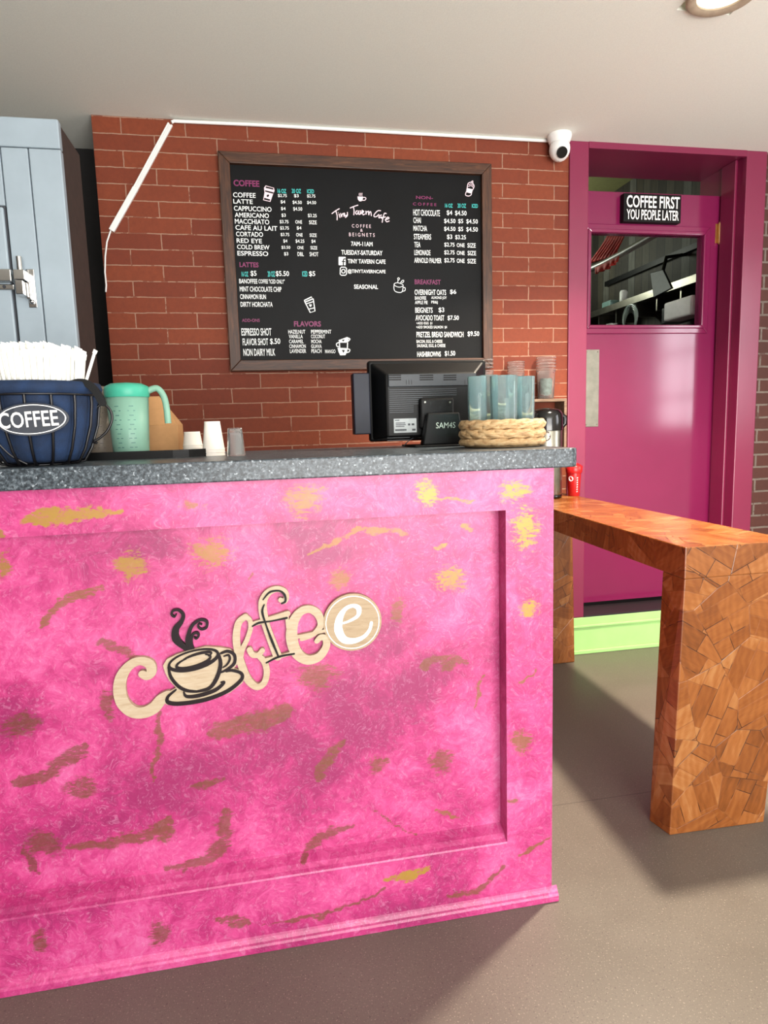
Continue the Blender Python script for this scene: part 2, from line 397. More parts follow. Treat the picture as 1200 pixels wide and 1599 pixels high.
M_green = plain('lime_green_paint', srgbw(158, 208, 128), .4, var=.05, scale=8, bump=.1)
M_sill = plain('dark_threshold', srgb(40, 26, 34), .6)
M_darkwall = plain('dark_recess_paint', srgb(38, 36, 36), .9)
M_plaster = plain('cream_plaster', srgbw(196, 190, 180), .9, var=.05, scale=10)
M_leftwall = plain('deep_grey_paint', srgb(96, 92, 90), .9, var=.05, scale=10)
M_olive = plain('olive_ceiling_paint', srgb(120, 120, 70), .9)
M_red = plain('red_plastic', srgb(214, 30, 34), .3, var=.06)
M_kraft = plain('kraft_cardboard', srgb(212, 158, 104), .85, var=.06, scale=60)
M_paper = plain('white_paper', srgbw(252, 248, 240), .75, var=.02)
M_cup = plain('white_paper_cup', srgbw(240, 232, 222), .6, var=.03)
M_tray = plain('black_tray_plastic', srgb(10, 10, 11), .4, Specular_IOR_Level=.2)
def mat_frost(name, c, trans=.55, rough=.35):
    t = NT(name); n = t.noise(t.coord(), 25, 2); lo = tuple(x*.93 for x in c[:3])+(1,)
    t.set(Base_Color=t.ramp(n, [(.3, lo), (.7, c)]), Roughness=rough, IOR=1.3); t.p.inputs['Transmission Weight'].default_value = trans; return t.m
M_teal = mat_frost('frosted_teal_plastic', srgb(176, 232, 208), .3)
M_teal_lid = mat_frost('teal_lid_plastic', srgb(92, 216, 184), .15)
M_greyfrost = mat_frost('frosted_grey_plastic', srgb(190, 176, 160), .4)
M_coral = mat_frost('frosted_coral_plastic', srgb(238, 110, 84), .35)
M_mark = plain('grey_measuring_marks', srgb(96, 150, 140), .6)
M_clear = glassy('clear_plastic', (0.97, .98, .98, 1), .0, 1.2); M_clear.node_tree.nodes['Principled BSDF'].inputs['Transmission Weight'].default_value = .94
M_tealglass = glassy('teal_tinted_acrylic', (0.70, .88, .90, 1), .0, 1.2); M_tealglass.node_tree.nodes['Principled BSDF'].inputs['Transmission Weight'].default_value = .90
M_pane = glassy('door_glass', (0.97, .99, .98, 1), .0, 1.02)
def mat_fabric():
    t = NT('navy_liner_fabric'); p = t.coord(); n = t.noise(p, 400, 2, .6); b = t.noise(p, 18, 4, .6)
    t.set(Base_Color=t.ramp(b, [(.3, srgb(8, 30, 58)), (.7, srgb(18, 54, 98))]), Roughness=.85); t.bump(t.math('ADD', t.math('MULTIPLY', n, .3), b), .4, .004); return t.m
M_navy = mat_fabric()
M_wire = plain('black_wire', srgb(18, 16, 20), .4)
def mat_reed():
    t = NT('water_hyacinth_braid'); p = t.coord(scale=(1, 1, 3)); n = t.noise(p, 70, 5, .7, .5); b = t.noise(p, 14, 3)
    c = t.ramp(n, [(.3, srgb(186, 138, 88)), (.5, srgb(230, 190, 136)), (.72, srgb(246, 218, 172))])
    c = t.mix(t.ramp(b, [(.55, G(0)), (.75, G(.6))]), c, srgb(150, 100, 70)); t.set(Base_Color=c, Roughness=.7); t.bump(n, .4, .002); return t.m
M_reed = mat_reed()
t = NT('lamp_glow'); e = t.noise(t.coord(), 5, 1); t.set(Base_Color=t.ramp(e, [(.3, srgb(250, 236, 200)), (.7, srgb(255, 244, 214))])); t.p.inputs['Emission Color'].default_value = (1, .84, .58, 1); t.p.inputs['Emission Strength'].default_value = 1.2; M_glow = t.m

# ------------------------------------------------------------------ text
def text_mesh(items, plane_y, mats_mb):
    """items: (mb, x0, x1, z0, z1, string, bold) drawn on a plane y = plane_y facing -y"""
    obs = []
    for (mb, x0, x1, z0, z1, s_, bold) in items:
        cu = bpy.data.curves.new('t', 'FONT'); cu.body = s_; cu.offset = bold; cu.resolution_u = 3; cu.fill_mode = 'FRONT'
        o = bpy.data.objects.new('t', cu); COL.objects.link(o); obs.append(o)
    dg = bpy.context.evaluated_depsgraph_get(); dg.update()
    for o, (mb, x0, x1, z0, z1, s_, bold) in zip(obs, items):
        me = o.evaluated_get(dg).to_mesh()
        vs = np.array([v.co[:] for v in me.vertices]); fs = [tuple(p_.vertices) for p_ in me.polygons]
        if len(vs):
            lo, hi = vs.min(0), vs.max(0)
            u = (vs[:, 0]-lo[0])/max(hi[0]-lo[0], 1e-6); v = (vs[:, 1]-lo[1])/max(hi[1]-lo[1], 1e-6)
            mb.add([(x0+(x1-x0)*a, plane_y, z0+(z1-z0)*b) for a, b in zip(u, v)], fs)
        o.evaluated_get(dg).to_mesh_clear()
        cu = o.data; bpy.data.objects.remove(o); bpy.data.curves.remove(cu)

# ================================================================== SETTING
LAM_R = .1
struct(MB().box(LEFT_X-.1, RIGHT_X+.1, FRONT_Y-.1, YW+.35, -.08, 0), 'floor', M_floor)
struct(MB().box(LEFT_X-.1, RIGHT_X+.1, FRONT_Y-.1, YW+.35, HC+.03, HC+.1).box(LEFT_X-.1, RIGHT_X+.1, FRONT_Y-.1, LAMP[1]-LAM_R, HC, HC+.03)
       .box(LEFT_X-.1, RIGHT_X+.1, LAMP[1]+LAM_R, YW+.35, HC, HC+.03).box(LEFT_X-.1, LAMP[0]-LAM_R, LAMP[1]-LAM_R, LAMP[1]+LAM_R, HC, HC+.03)
       .box(LAMP[0]+LAM_R, RIGHT_X+.1, LAMP[1]-LAM_R, LAMP[1]+LAM_R, HC, HC+.03), 'ceiling', M_ceil)
struct(MB().box(-.641, 1.543, YW, YW+.35, 0, HC), 'wall_back', M_brick, 'red brick wall behind the counter')
struct(MB().box(2.64, RIGHT_X, YW, YW+.35, 0, HC), 'wall_back_right', M_brick_dark, 'dark brick wall right of the magenta doorway')
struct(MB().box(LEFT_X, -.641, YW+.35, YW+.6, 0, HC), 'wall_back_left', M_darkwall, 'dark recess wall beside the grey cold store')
struct(MB().box(LEFT_X-.1, LEFT_X, FRONT_Y, YW+.6, 0, HC), 'wall_left', M_leftwall)
wy0, wy1, wz0, wz1 = .66, 1.86, 1.15, 2.35
struct(MB().box(RIGHT_X, RIGHT_X+.1, FRONT_Y, wy0, 0, HC).box(RIGHT_X, RIGHT_X+.1, wy1, YW+.6, 0, HC).box(RIGHT_X, RIGHT_X+.1, wy0, wy1, 0, wz0).box(RIGHT_X, RIGHT_X+.1, wy0, wy1, wz1, HC), 'wall_right', M_plaster)
mb = MB().box(RIGHT_X+.02, RIGHT_X+.06, wy0, wy0+.04, wz0, wz1).box(RIGHT_X+.02, RIGHT_X+.06, wy1-.04, wy1, wz0, wz1).box(RIGHT_X+.02, RIGHT_X+.06, wy0, wy1, wz0, wz0+.04).box(RIGHT_X+.02, RIGHT_X+.06, wy0, wy1, wz1-.04, wz1)
mb.box(RIGHT_X+.03, RIGHT_X+.055, 1.04, 1.07, wz0, wz1).box(RIGHT_X+.03, RIGHT_X+.055, 1.44, 1.47, wz0, wz1)
for z in (1.42, 1.80): mb.box(RIGHT_X+.03, RIGHT_X+.055, wy0, wy1, z, z+.03)
struct(mb, 'window_1', M_plastic_w)
struct(MB().box(LEFT_X, -.5, FRONT_Y-.1, FRONT_Y, 0, HC).box(3.3, RIGHT_X, FRONT_Y-.1, FRONT_Y, 0, HC).box(-.5, 3.3, FRONT_Y-.1, FRONT_Y, 0, .10).box(-.5, 3.3, FRONT_Y-.1, FRONT_Y, 2.5, HC), 'wall_front', M_plaster)
mb = MB()
for x in (-.5, .75, 2.0, 3.24): mb.box(x, x+.06, FRONT_Y-.08, FRONT_Y-.02, .10, 2.5)
mb.box(-.5, 3.3, FRONT_Y-.08, FRONT_Y-.02, .10, .16).box(-.5, 3.3, FRONT_Y-.08, FRONT_Y-.02, 2.44, 2.5)
struct(mb, 'window_2', M_plastic_w)
# doorway
XL0, XL1, XR0, XR1 = 1.543, 1.644, 2.521, 2.640
ZS = .214
mb = MB().box(XL0, XL1, YW-.012, YW+.35, ZS-.012, HC)
struct(mb, 'trim_1', M_mag_trim, 'left magenta door casing', bevel=.004)
mb = MB().box(XR0, XR1, YW-.012, YW+.35, ZS-.012, HC).box(XR0-.016, XR0, YW+.05, YW+.155, ZS, HC-.022)
struct(mb, 'trim_2', M_mag_trim, 'right magenta door casing and jamb', bevel=.004)
struct(MB().box(XL1, XR0, YW-.006, YW+.35, HC-.022, HC).box(XL1, XR0, YW-.012, YW+.01, HC-.030, HC), 'trim_3', M_mag_trim, 'magenta head lining of the doorway')
mb = MB().box(XL0, XR1, YW-.012, YW+.02, 0, ZS-.012).box(XL0, XR1, YW-.024, YW-.012, 0, .022).box(XL0, XR1, YW-.02, YW-.012, .145, .160)
struct(mb, 'trim_4', M_green, 'lime green step riser under the magenta door', bevel=.004)
struct(MB().box(XL1, XR0, YW+.02, YW+.35, 0, ZS-.01).box(XL1, XR0, YW-.012, YW+.02, ZS-.012, ZS-.004), 'trim_5', M_sill, 'dark threshold of the magenta door')
# door
DY = 3.262
dx0, dx1, dz0, dz1 = XL1+.006, XR0-.004, ZS+.012, 2.432
def dpt(px, py, y=DY): return WY(px, py, y)
gx0, gx1 = dpt(921, 440)[0], dpt(1095, 440)[0]
gz0, gz1 = (dpt(925, 508)[2]+dpt(1090, 508)[2])/2, (dpt(925, 365)[2]+dpt(1090, 367)[2])/2
mb = MB().box(dx0, gx0, DY, DY+.042, dz0, dz1).box(gx1, dx1, DY, DY+.042, dz0, dz1).box(gx0, gx1, DY, DY+.042, dz0, gz0).box(gx0, gx1, DY, DY+.042, gz1, dz1)
door = struct(mb, 'door_1', M_mag, 'magenta door with a window in its upper half', origin=((dx0+dx1)/2, DY, dz0))
mb = MB()
def frame_strip(mb, x0, x1, z0, z1, w_, y0, y1):
    A = [(x0, z0), (x1, z0), (x1, z1), (x0, z1)]; B = [(x0-w_, z0-w_), (x1+w_, z0-w_), (x1+w_, z1+w_), (x0-w_, z1+w_)]
    for i in range(4):
        j = (i+1) % 4
        mb.prism_xz([B[i], B[j], A[j], A[i]], y0, y1)
frame_strip(mb, gx0, gx1, gz0, gz1, .045, DY-.010, DY)
frame_strip(mb, gx0+.0, gx1-.0, gz0+.0, gz1-.0, .018, DY-.018, DY-.010)
mb.build('window_moulding', M_mag, door, bevel=.004)
MB().box(gx0, gx1, DY+.018, DY+.022, gz0, gz1).build('window_pane', M_pane, door)
a = dpt(916, 546); b = dpt(934, 666)
pl = MB().box(a[0]-.006, b[0]+.002, DY-.003, DY, b[2], a[2]).build('push_plate', M_steel, door, bevel=.001)
pl['label'] = 'brushed steel push plate'
for x in (a[0]+.003, b[0]-.007):
    for z in (b[2]+.012, a[2]-.012): MB().ball((x, DY-.003, z), .004, 8).build('screw', M_steel, pl)
hz = dpt(1124, 365)[2]
mbk = MB().cyl((XR0-.012, DY-.012, hz-.05), (XR0-.012, DY-.012, hz+.05), .008, 12).ball((XR0-.012, DY-.012, hz+.053), .007, 10).ball((XR0-.012, DY-.012, hz-.053), .007, 10).box(XR0-.03, XR0-.010, DY-.003, DY, hz-.05, hz+.05)
hg = mbk.build('hinge', M_brass, door); hg['label'] = 'brass hinge'
# block sign on the door
a = dpt(977, 304, DY-.03); b = dpt(1060, 348, DY-.03)
s_ = thing('block_sign', ((a[0]+b[0])/2, DY-.012, b[2]), 'black wooden block sign with white lettering on the magenta door above its window', 'sign')
zc0, zc1 = b[2]-.004, a[2]+.006
MB().box(a[0]-.012, b[0]+.008, DY-.038, DY-.001, zc0, zc1).build('block', M_black, s_, bevel=.003)
mw = MB(); h_ = zc1-zc0; x0, x1 = a[0]+.004, b[0]-.002
text_mesh([(mw, x0, x1, zc0+h_*.50, zc0+h_*.93, 'COFFEE FIRST', .018), (mw, x0+.001, x1-.003, zc0+h_*.08, zc0+h_*.44, 'YOU PEOPLE LATER', .014)], DY-.0386, None)
mw.build('lettering', M_white, s_)

# ================================================================== KITCHEN seen through the door window
KX = 2.78
def KP(zx, zy, x): return WX(900+zx/5.4545, 340+zy/5.4545, x)
kz = 3.0
struct(MB().box(1.2, 4.0, YW+.35, 8.2, -.08, 0), 'floor_kitchen', M_floor)
struct(MB().box(1.2, 4.0, YW+.35, 8.2, kz, kz+.08), 'ceiling_kitchen', M_olive)
tt = NT('dark_vertical_planks'); p = tt.coord('World', scale=(1, 1, .15)); sx = tt.new('ShaderNodeSeparateXYZ'); tt.link(tt.coord('World'), sx.inputs[0])
fr = tt.math('FLOOR', tt.math('DIVIDE', sx.outputs[1], .09)); wn = tt.new('ShaderNodeTexWhiteNoise', noise_dimensions='1D'); tt.link(fr, wn.inputs['W'])
c = tt.ramp(wn.outputs['Value'], [(.1, srgb(54, 46, 36)), (.5, srgb(92, 84, 66)), (.9, srgb(136, 136, 128))])
c = tt.mix(tt.math('LESS_THAN', tt.math('FRACT', tt.math('DIVIDE', sx.outputs[1], .09)), .08), c, srgb(20, 18, 14))
tt.set(Base_Color=tt.mix(tt.noise(p, 40, 4), c, srgb(60, 54, 44), 'MULTIPLY'), Roughness=.7); M_plank = tt.m
struct(MB().box(KX, KX+.08, YW+.35, 8.2, 0, kz), 'wall_kitchen_right', M_plank)
struct(MB().box(1.2, KX, 8.1, 8.2, 0, kz), 'wall_kitchen_back', M_plank)
struct(MB().box(1.2, KX, YW+.30, YW+.35, HC+.10, kz), 'wall_kitchen_front', M_darkwall)
struct(MB().box(1.2, 1.28, YW+.35, 8.1, 0, kz), 'wall_kitchen_left', M_darkwall)
XS = 2.60
a = KP(120, 770, XS); b = KP(1010, 520, XS)
ya, yb = b[1], a[1]; zs = (KP(300, 790, XS)[2]+KP(640, 660, XS)[2])/2
sh = thing('wall_shelf', (XS, (ya+yb)/2, zs), 'stainless steel shelf on the plank wall seen through the door window', 'shelf')
MB().box(XS, KX, ya-.3, yb+.3, zs, zs+.012).build('shelf_board', M_steel, sh)
MB().box(XS-.012, XS, ya-.3, yb+.3, zs-.012, zs+.034).build('front_rail', M_steel, sh)
for k in range(8):
    y = ya-.1+k*.25; MB().box(XS+.02, KX, y, y+.012, zs-.10, zs).build('bracket', M_steel, sh)
def ksit(zx, zy, depth): 
    q = KP(zx, zy, XS+depth); return (XS+depth, q[1], zs+.012)
q = ksit(405, 660, .06)
tag(MB().lathe([(.026, 0), (.028, .02), (.028, .10), (.02, .115)], q).build('canister', M_plastic_w), 'small white canister standing on the steel kitchen shelf', 'canister')
q = ksit(285, 740, .05)
tag(MB().box(q[0]-.03, q[0]+.05, q[1]-.06, q[1]+.06, q[2], q[2]+.07).build('storage_box', plain('pale_teal_plastic', srgb(150, 190, 184), .4), bevel=.006), 'pale teal plastic box at the far end of the kitchen shelf', 'box')
pts = [KP(430, 500, KX-.02), KP(930, 270, KX-.02)]
zz = (pts[0][2]+pts[1][2])/2
tag(MB().box(KX-.03, KX, pts[1][1]-.2, pts[0][1]+.3, zz-.018, zz+.018).build('wall_rail', M_blackmatte), 'black rail fixed along the kitchen plank wall', 'rail')
# slanted dark screen
q = [KP(630, 470, XS-.02), KP(740, 440, XS-.02), KP(815, 600, XS-.02), KP(660, 680, XS-.02)]
mbk = MB(); mbk.hexa([tuple(p_) for p_ in q], [(p_[0]+.03, p_[1]+.02, p_[2]) for p_ in q])
kt = thing('order_screen', tuple(np.mean(q, 0)), 'dark tilted screen hanging above the kitchen shelf', 'screen')
mbk.build('screen_housing', M_greycase, kt, bevel=.004)
c0 = np.mean(q, 0); MB().tube([tuple(c0+np.array([.02, 0, .05])), tuple(c0+np.array([.06, .02, .16])), tuple(c0+np.array([KX-c0[0], .02, .18]))], .012).build('arm', M_blackmatte, kt)
# hanging pipe with red cloth
pipe = [KP(120, 440, 2.3), KP(240, 385, 2.3), KP(400, 300, 2.3), KP(560, 210, 2.3), KP(660, 150, 2.3)]
zp = np.mean([p_[2] for p_ in pipe[1:4]])
pp = thing('hanging_pipe', (2.3, pipe[2][1], zp), 'grey ceiling pipe crossing the top of the door window', 'pipe')
MB().tube([(2.3, 8.1, pipe[0][2]-.05)]+[(2.3, p_[1], p_[2]) for p_ in pipe]+[(2.3, YW+.35, pipe[-1][2])], .02, 12).build('tube', plain('grey_pipe', srgb(130, 128, 120), .4), pp)

def drape(ptsz, x, nm, lab, nfold=9, amp=.02, up=True):
    top = [KP(a_, b_, x) for a_, b_ in ptsz[0]]; bot = [KP(a_, b_, x) for a_, b_ in ptsz[1]]
    n = 40; vs = []; rows = 6
    for r in range(rows+1):
        for k in range(n+1):
            s = k/n; f = s*(len(top)-1); i = min(int(f), len(top)-2); g = f-i
            A = top[i]*(1-g)+top[i+1]*g; B = bot[i]*(1-g)+bot[i+1]*g
            P = A*(1-r/rows)+B*(r/rows); P = P+np.array([amp*math.sin(s*nfold*2*PI)*(r/rows), 0, 0]); vs.append(tuple(P))
    fs = [(r*(n+1)+k, r*(n+1)+k+1, (r+1)*(n+1)+k+1, (r+1)*(n+1)+k) for r in range(rows) for k in range(n)]
    m = MB().add(vs, fs, True); o = m.build(nm, plain('red_cloth_'+nm, srgb(190, 40, 30), .8)); sd = o.modifiers.new('thick', 'SOLIDIFY'); sd.thickness = .004
    return tag(o, lab, 'cloth')
drape([[(270, 150), (420, 150)], [(120, 385), (330, 330)]], 2.34, 'red_awning', 'dull red cloth awning beyond the grey pipe', 7, .02)
drape([[(165, 425), (280, 368), (370, 325)], [(165, 480), (270, 440), (360, 375)]], 2.275, 'red_cloth', 'bright red cloth hanging from the grey pipe', 4, .012)
# things on the lower rack
rx = 2.45; zr = KP(500, 960, rx)[2]
rk = thing('wire_rack', (rx+.1, 4.4, zr), 'dark wire rack below the steel kitchen shelf', 'rack')
mbk = MB()
for k in range(8): mbk.cyl((rx-.05+k*.045, 3.75, zr), (rx-.05+k*.045, 5.6, zr), .004, 6)
for k in range(9): mbk.cyl((rx-.05, 3.8+k*.22, zr), (rx+.27, 3.8+k*.22, zr), .004, 6)
mbk.build('wire_deck', M_steel, rk)
for y in (3.78, 5.55):
    for px_ in (rx+.27, rx-.05): MB().cyl((px_, y, zr), (px_, y, 0), .012, 10).build('post', M_steel, rk)
def rack_at(zx): return KP(zx, 915, rx+.05)
q = rack_at(920); tag(MB().box(rx, rx+.12, q[1]-.13, q[1]+.13, zr+.004, zr+.115).build('white_bin', M_plastic_w, bevel=.012), 'white plastic bin at the near end of the wire rack', 'bin')
q = rack_at(305); tag(MB().lathe([(.03, 0), (.036, .09), (.038, .092), (.038, .096)], (rx+.05, q[1], zr+.004)).build('plastic_tub', M_plastic_w), 'small white tub at the far end of the wire rack', 'tub')
q = rack_at(460); mbk = MB()
for k in range(5):
    R = .085-.004*k; cx = q[1]+.02*k
    mbk.tube([(rx+.05+.012*k, cx+R*math.cos(t_*2*PI/24), zr+.02+R+R*math.sin(t_*2*PI/24)) for t_ in range(25)], .007, 8)
tag(mbk.build('coiled_hose', plain('clear_hose', srgb(190, 204, 198), .2)), 'pale coiled hose on the wire rack', 'hose')
q = KP(800, 740, XS); tag(MB().box(XS+.01, XS+.14, q[1]-.14, q[1]+.10, zs-.20, zs-.102).build('steel_drawer_unit', M_greycase, bevel=.004), 'grey steel box slung under the kitchen shelf', 'box')

# ================================================================== BRICK WALL THINGS
# menu board
fy = YW-.028
A = WY(340, 237, YW-.02); Bq = WY(768, 257, YW-.02); Cq = WY(361, 580, YW-.02)
bx0, bx1, bz0, bz1 = A[0], Bq[0]-.004, Cq[2], (A[2]+Bq[2])/2
FW = .049
board = thing('menu_board', ((bx0+bx1)/2, YW, bz0), 'black framed menu board with white price lettering on the brick wall', 'menu board')
MB().box(bx0+FW*.6, bx1-FW*.6, YW-.012, YW-.002, bz0+FW*.6, bz1-FW*.6).build('chalkboard', M_chalk, board)
def mitre(x0, x1, z0, z1, w_, y0, y1):
    A_ = [(x0+w_, z0+w_), (x1-w_, z0+w_), (x1-w_, z1-w_), (x0+w_, z1-w_)]; B_ = [(x0, z0), (x1, z0), (x1, z1), (x0, z1)]
    for i in range(4):
        j = (i+1) % 4
        MB().prism_xz([B_[i], B_[j], A_[j], A_[i]], y0, y1).build('frame_board', M_frame_h if i % 2 == 0 else M_frame_v, board, bevel=.003)
mitre(bx0, bx1, bz0, bz1, FW, YW-.034, YW-.001)
YT = YW-.0126
mW, mP, mT, mG = MB(), MB(), MB(), MB()
SEC = {}
Z = {1: (340, 230, 5.4545), 2: (340, 390, 5.4545), 3: (500, 260, 6.6667), 4: (620, 260, 7.5), 5: (620, 420, 7.5)}
def zp_(z, x, y): ox, oy, s = Z[z]; return ox+x/s, oy+y/s
def zw(z, x, y):
    q = WY(*zp_(z, x, y), YT); return (q[0], q[2])
TX = []
def T(mb, z, x0, x1, y0, y1, s, bold=.012):
    a_ = zw(z, x0, y1); b_ = zw(z, x0, y0); c_ = zw(z, x1, y1)
    key = None
    if z == 1: key = 'coffee' if (mb is not mW or x0 < 500) else 'coffee_price'
    elif z == 2: key = 'latte' if y0 < 500 else ('addon' if x0 < 560 else 'flavor')
    elif z == 3: key = 'opening_hours' if mb is mW else None
    elif z == 4: key = 'drink' if x0 < 540 else 'drink_price'
    else: key = 'breakfast'
    if key:
        nm = key+{id(mW): '_lettering', id(mP): '_heading', id(mT): '_size_lettering', id(mG): '_caption'}[id(mb)]
        if nm not in SEC: SEC[nm] = (MB(), {id(mW): M_txtw, id(mP): M_txtp, id(mT): M_txtt, id(mG): M_txtg}[id(mb)])
        mb = SEC[nm][0]
    TX.append((mb, a_[0], c_[0], a_[1], b_[1], s, bold))
T(mP, 1, 137, 357, 275, 330, 'COFFEE', .03)
for a_ in [(133, 325, 383, 425, 'COFFEE'), (135, 300, 440, 478, 'LATTE'), (140, 460, 498, 540, 'CAPPUCCINO'), (147, 438, 555, 595, 'AMERICANO'), (148, 441, 608, 650, 'MACCHIATO'), (153, 510, 662, 703, 'CAFE AU LAIT'), (158, 388, 717, 758, 'CORTADO'), (163, 378, 775, 813, 'RED EYE'), (167, 443, 828, 867, 'COLD BREW'), (170, 432, 882, 922, 'ESPRESSO'),
           (515, 590, 397, 427, '$2.75'), (652, 692, 398, 429, '$3'), (763, 833, 400, 431, '$2.75'), (537, 577, 450, 481, '$4'), (640, 718, 453, 486, '$4.50'), (763, 840, 455, 487, '$4.50'), (540, 580, 507, 539, '$4'), (645, 722, 508, 543, '$4.50'), (545, 582, 563, 596, '$3'), (770, 845, 565, 599, '$3.25'),
           (530, 605, 618, 651, '$3.75'), (663, 720, 620, 650, 'ONE'), (780, 845, 622, 655, 'SIZE'), (533, 608, 672, 705, '$3.75'), (675, 715, 672, 704, '$4'), (538, 612, 728, 760, '$3.75'), (670, 725, 730, 760, 'ONE'), (785, 845, 733, 763, 'SIZE'), (560, 595, 783, 815, '$4'), (665, 740, 783, 817, '$4.25'), (800, 835, 785, 818, '$4'),
           (545, 620, 838, 868, '$3.50'), (680, 733, 840, 868, 'ONE'), (792, 850, 840, 870, 'SIZE'), (567, 603, 892, 925, '$3'), (682, 735, 892, 926, 'DBL'), (785, 860, 892, 928, 'SHOT')]: T(mW, 1, *a_)
for a_ in [(512, 586, 352, 390, '16 OZ'), (632, 712, 352, 390, '20 OZ'), (763, 822, 357, 392, 'ICED')]: T(mT, 1, *a_, .02)
T(mP, 2, 188, 350, 105, 148, 'LATTES', .03)
for a_ in [(205, 262, 185, 228, '16 OZ'), (428, 490, 182, 230, '20 OZ'), (722, 767, 182, 228, 'ICED')]: T(mT, 2, *a_, .02)
for a_ in [(282, 333, 178, 228, '$5'), (497, 610, 180, 230, '$5.50'), (780, 833, 182, 230, '$5'), (185, 340, 247, 287, 'BANOFFEE'), (350, 572, 250, 287, 'COFFEE "ICED ONLY"'), (190, 545, 312, 356, 'MINT CHOCOLATE CHIP'), (193, 413, 378, 420, 'CINNAMON BUN'), (197, 470, 443, 486, 'DIRTY HORCHATA'),
           (205, 460, 668, 732, 'ESPRESSO SHOT'), (215, 432, 755, 815, 'FLAVOR SHOT'), (448, 535, 755, 810, '$.50'), (222, 492, 843, 905, 'NON DAIRY MILK'),
           (603, 748, 682, 715, 'HAZELNUT'), (797, 970, 682, 715, 'PEPPERMINT'), (608, 727, 722, 755, 'VANILLA'), (797, 917, 722, 755, 'COCONUT'), (610, 733, 765, 797, 'CARAMEL'), (798, 887, 765, 797, 'MOCHA'), (612, 752, 806, 838, 'CINNAMON'), (798, 888, 806, 838, 'GUAVA'), (617, 755, 846, 880, 'LAVENDER'), (800, 887, 846, 880, 'PEACH'), (917, 1005, 850, 882, 'MANGO')]: T(mW, 2, *a_)
T(mP, 2, 208, 360, 587, 615, 'ADD-ONS', .02); T(mP, 2, 652, 882, 608, 655, 'FLAVORS', .03)
for a_ in [(333, 530, 600, 635, 'C O F F E E'), (420, 445, 648, 678, '&'), (303, 570, 688, 726, 'B E I G N E T S')]: T(mG, 3, *a_, .0)
for a_ in [(325, 548, 780, 827, '7AM-11AM'), (223, 652, 868, 918, 'TUESDAY-SATURDAY'), (290, 683, 962, 1008, 'TINY TAVERN CAFE'), (290, 683, 1068, 1117, '@TINYTAVERNCAFE'), (355, 605, 1228, 1274, 'SEASONAL')]: T(mW, 3, *a_, .02)
T(mP, 4, 225, 425, 342, 380, 'NON-', .02); T(mP, 4, 190, 465, 420, 455, 'C O F F E E', .02)
for a_ in [(565, 655, 432, 480, '16 OZ'), (713, 812, 432, 483, '20 OZ'), (880, 950, 437, 484, 'ICED')]: T(mT, 4, *a_, .02)
for a_ in [(193, 505, 500, 574, 'HOT CHOCOLATE'), (585, 650, 512, 574, '$4'), (683, 818, 515, 579, '$4.50'), (195, 283, 595, 662, 'CHAI'), (555, 688, 610, 669, '$4.50'), (720, 778, 612, 671, '$5'), (815, 950, 615, 674, '$4.50'), (195, 355, 690, 754, 'MATCHA'), (555, 688, 703, 760, '$4.50'), (720, 778, 705, 764, '$5'), (815, 950, 708, 768, '$4.50'),
           (200, 403, 787, 853, 'STEAMERS'), (588, 650, 795, 856, '$3'), (685, 810, 800, 858, '$3.25'), (205, 278, 882, 945, 'TEA'), (557, 678, 890, 944, '$2.75'), (703, 795, 897, 944, 'ONE'), (828, 925, 897, 950, 'SIZE'), (205, 395, 975, 1038, 'LEMONADE'), (557, 678, 980, 1036, '$2.75'), (703, 795, 987, 1036, 'ONE'), (830, 930, 987, 1040, 'SIZE'),
           (205, 525, 1067, 1128, 'ARNOLD PALMER'), (557, 678, 1072, 1129, '$2.75'), (703, 795, 1078, 1129, 'ONE'), (828, 928, 1080, 1135, 'SIZE')]: T(mW, 4, *a_)
T(mP, 5, 210, 515, 122, 180, 'BREAKFAST', .02)
for a_ in [(210, 578, 240, 304, 'OVERNIGHT OATS'), (623, 697, 240, 299, '$6'), (213, 345, 320, 361, 'BANOFFEE'), (405, 585, 320, 361, 'ALMOND JOY'), (213, 362, 372, 412, 'APPLE PIE'), (405, 480, 372, 413, 'PB&J'), (217, 420, 450, 514, 'BEIGNETS'), (490, 557, 450, 514, '$3'), (220, 557, 540, 604, 'AVOCADO TOAST'), (595, 728, 545, 605, '$7.50'),
           (230, 415, 620, 654, '+ADD EGG  $1'), (228, 588, 665, 702, '+ADD SMOKED SALMON  $4'), (232, 782, 735, 801, 'PRETZEL BREAD SANDWICH'), (830, 967, 730, 794, '$9.50'), (232, 535, 830, 873, 'BACON, EGG, & CHEESE'), (238, 570, 880, 923, 'SAUSAGE, EGG, & CHEESE'), (240, 517, 968, 1029, 'HASHBROWNS'), (563, 685, 960, 1025, '$1.50')]: T(mW, 5, *a_)
text_mesh(TX, YT, None)
ZPX = 1/(F_PX/3.2)       # metres per photo pixel on the board (about)
def stroke(mb, z, pts, w_, closed=False, sm=True):
    s = Z[z][2]; P = [zw(z, *p_) for p_ in pts]
    if sm and len(P) > 2: P = smooth2(P, closed)
    W_ = w_/s*ZPX
    mb.ribbon(P, W_, YT, YT, closed)
def smooth2(P, closed=False, n=6, W_=None):
    out = []; m = len(P); rng = range(m if closed else m-1); ow = []
    for i in rng:
        g = (lambda k: P[k % m]) if closed else (lambda k: P[max(0, min(m-1, k))])
        p0, p1, p2, p3 = g(i-1), g(i), g(i+1), g(i+2)
        for k in range(n):
            t_ = k/n
            out.append(tuple(.5*((2*p1[d])+(-p0[d]+p2[d])*t_+(2*p0[d]-5*p1[d]+4*p2[d]-p3[d])*t_*t_+(-p0[d]+3*p1[d]-3*p2[d]+p3[d])*t_**3) for d in (0, 1)))
            if W_: ow.append(W_[i]*(1-t_)+W_[(i+1) % m]*t_)
    if not closed:
        out.append(P[-1])
        if W_: ow.append(W_[-1])
    return (out, ow) if W_ else out
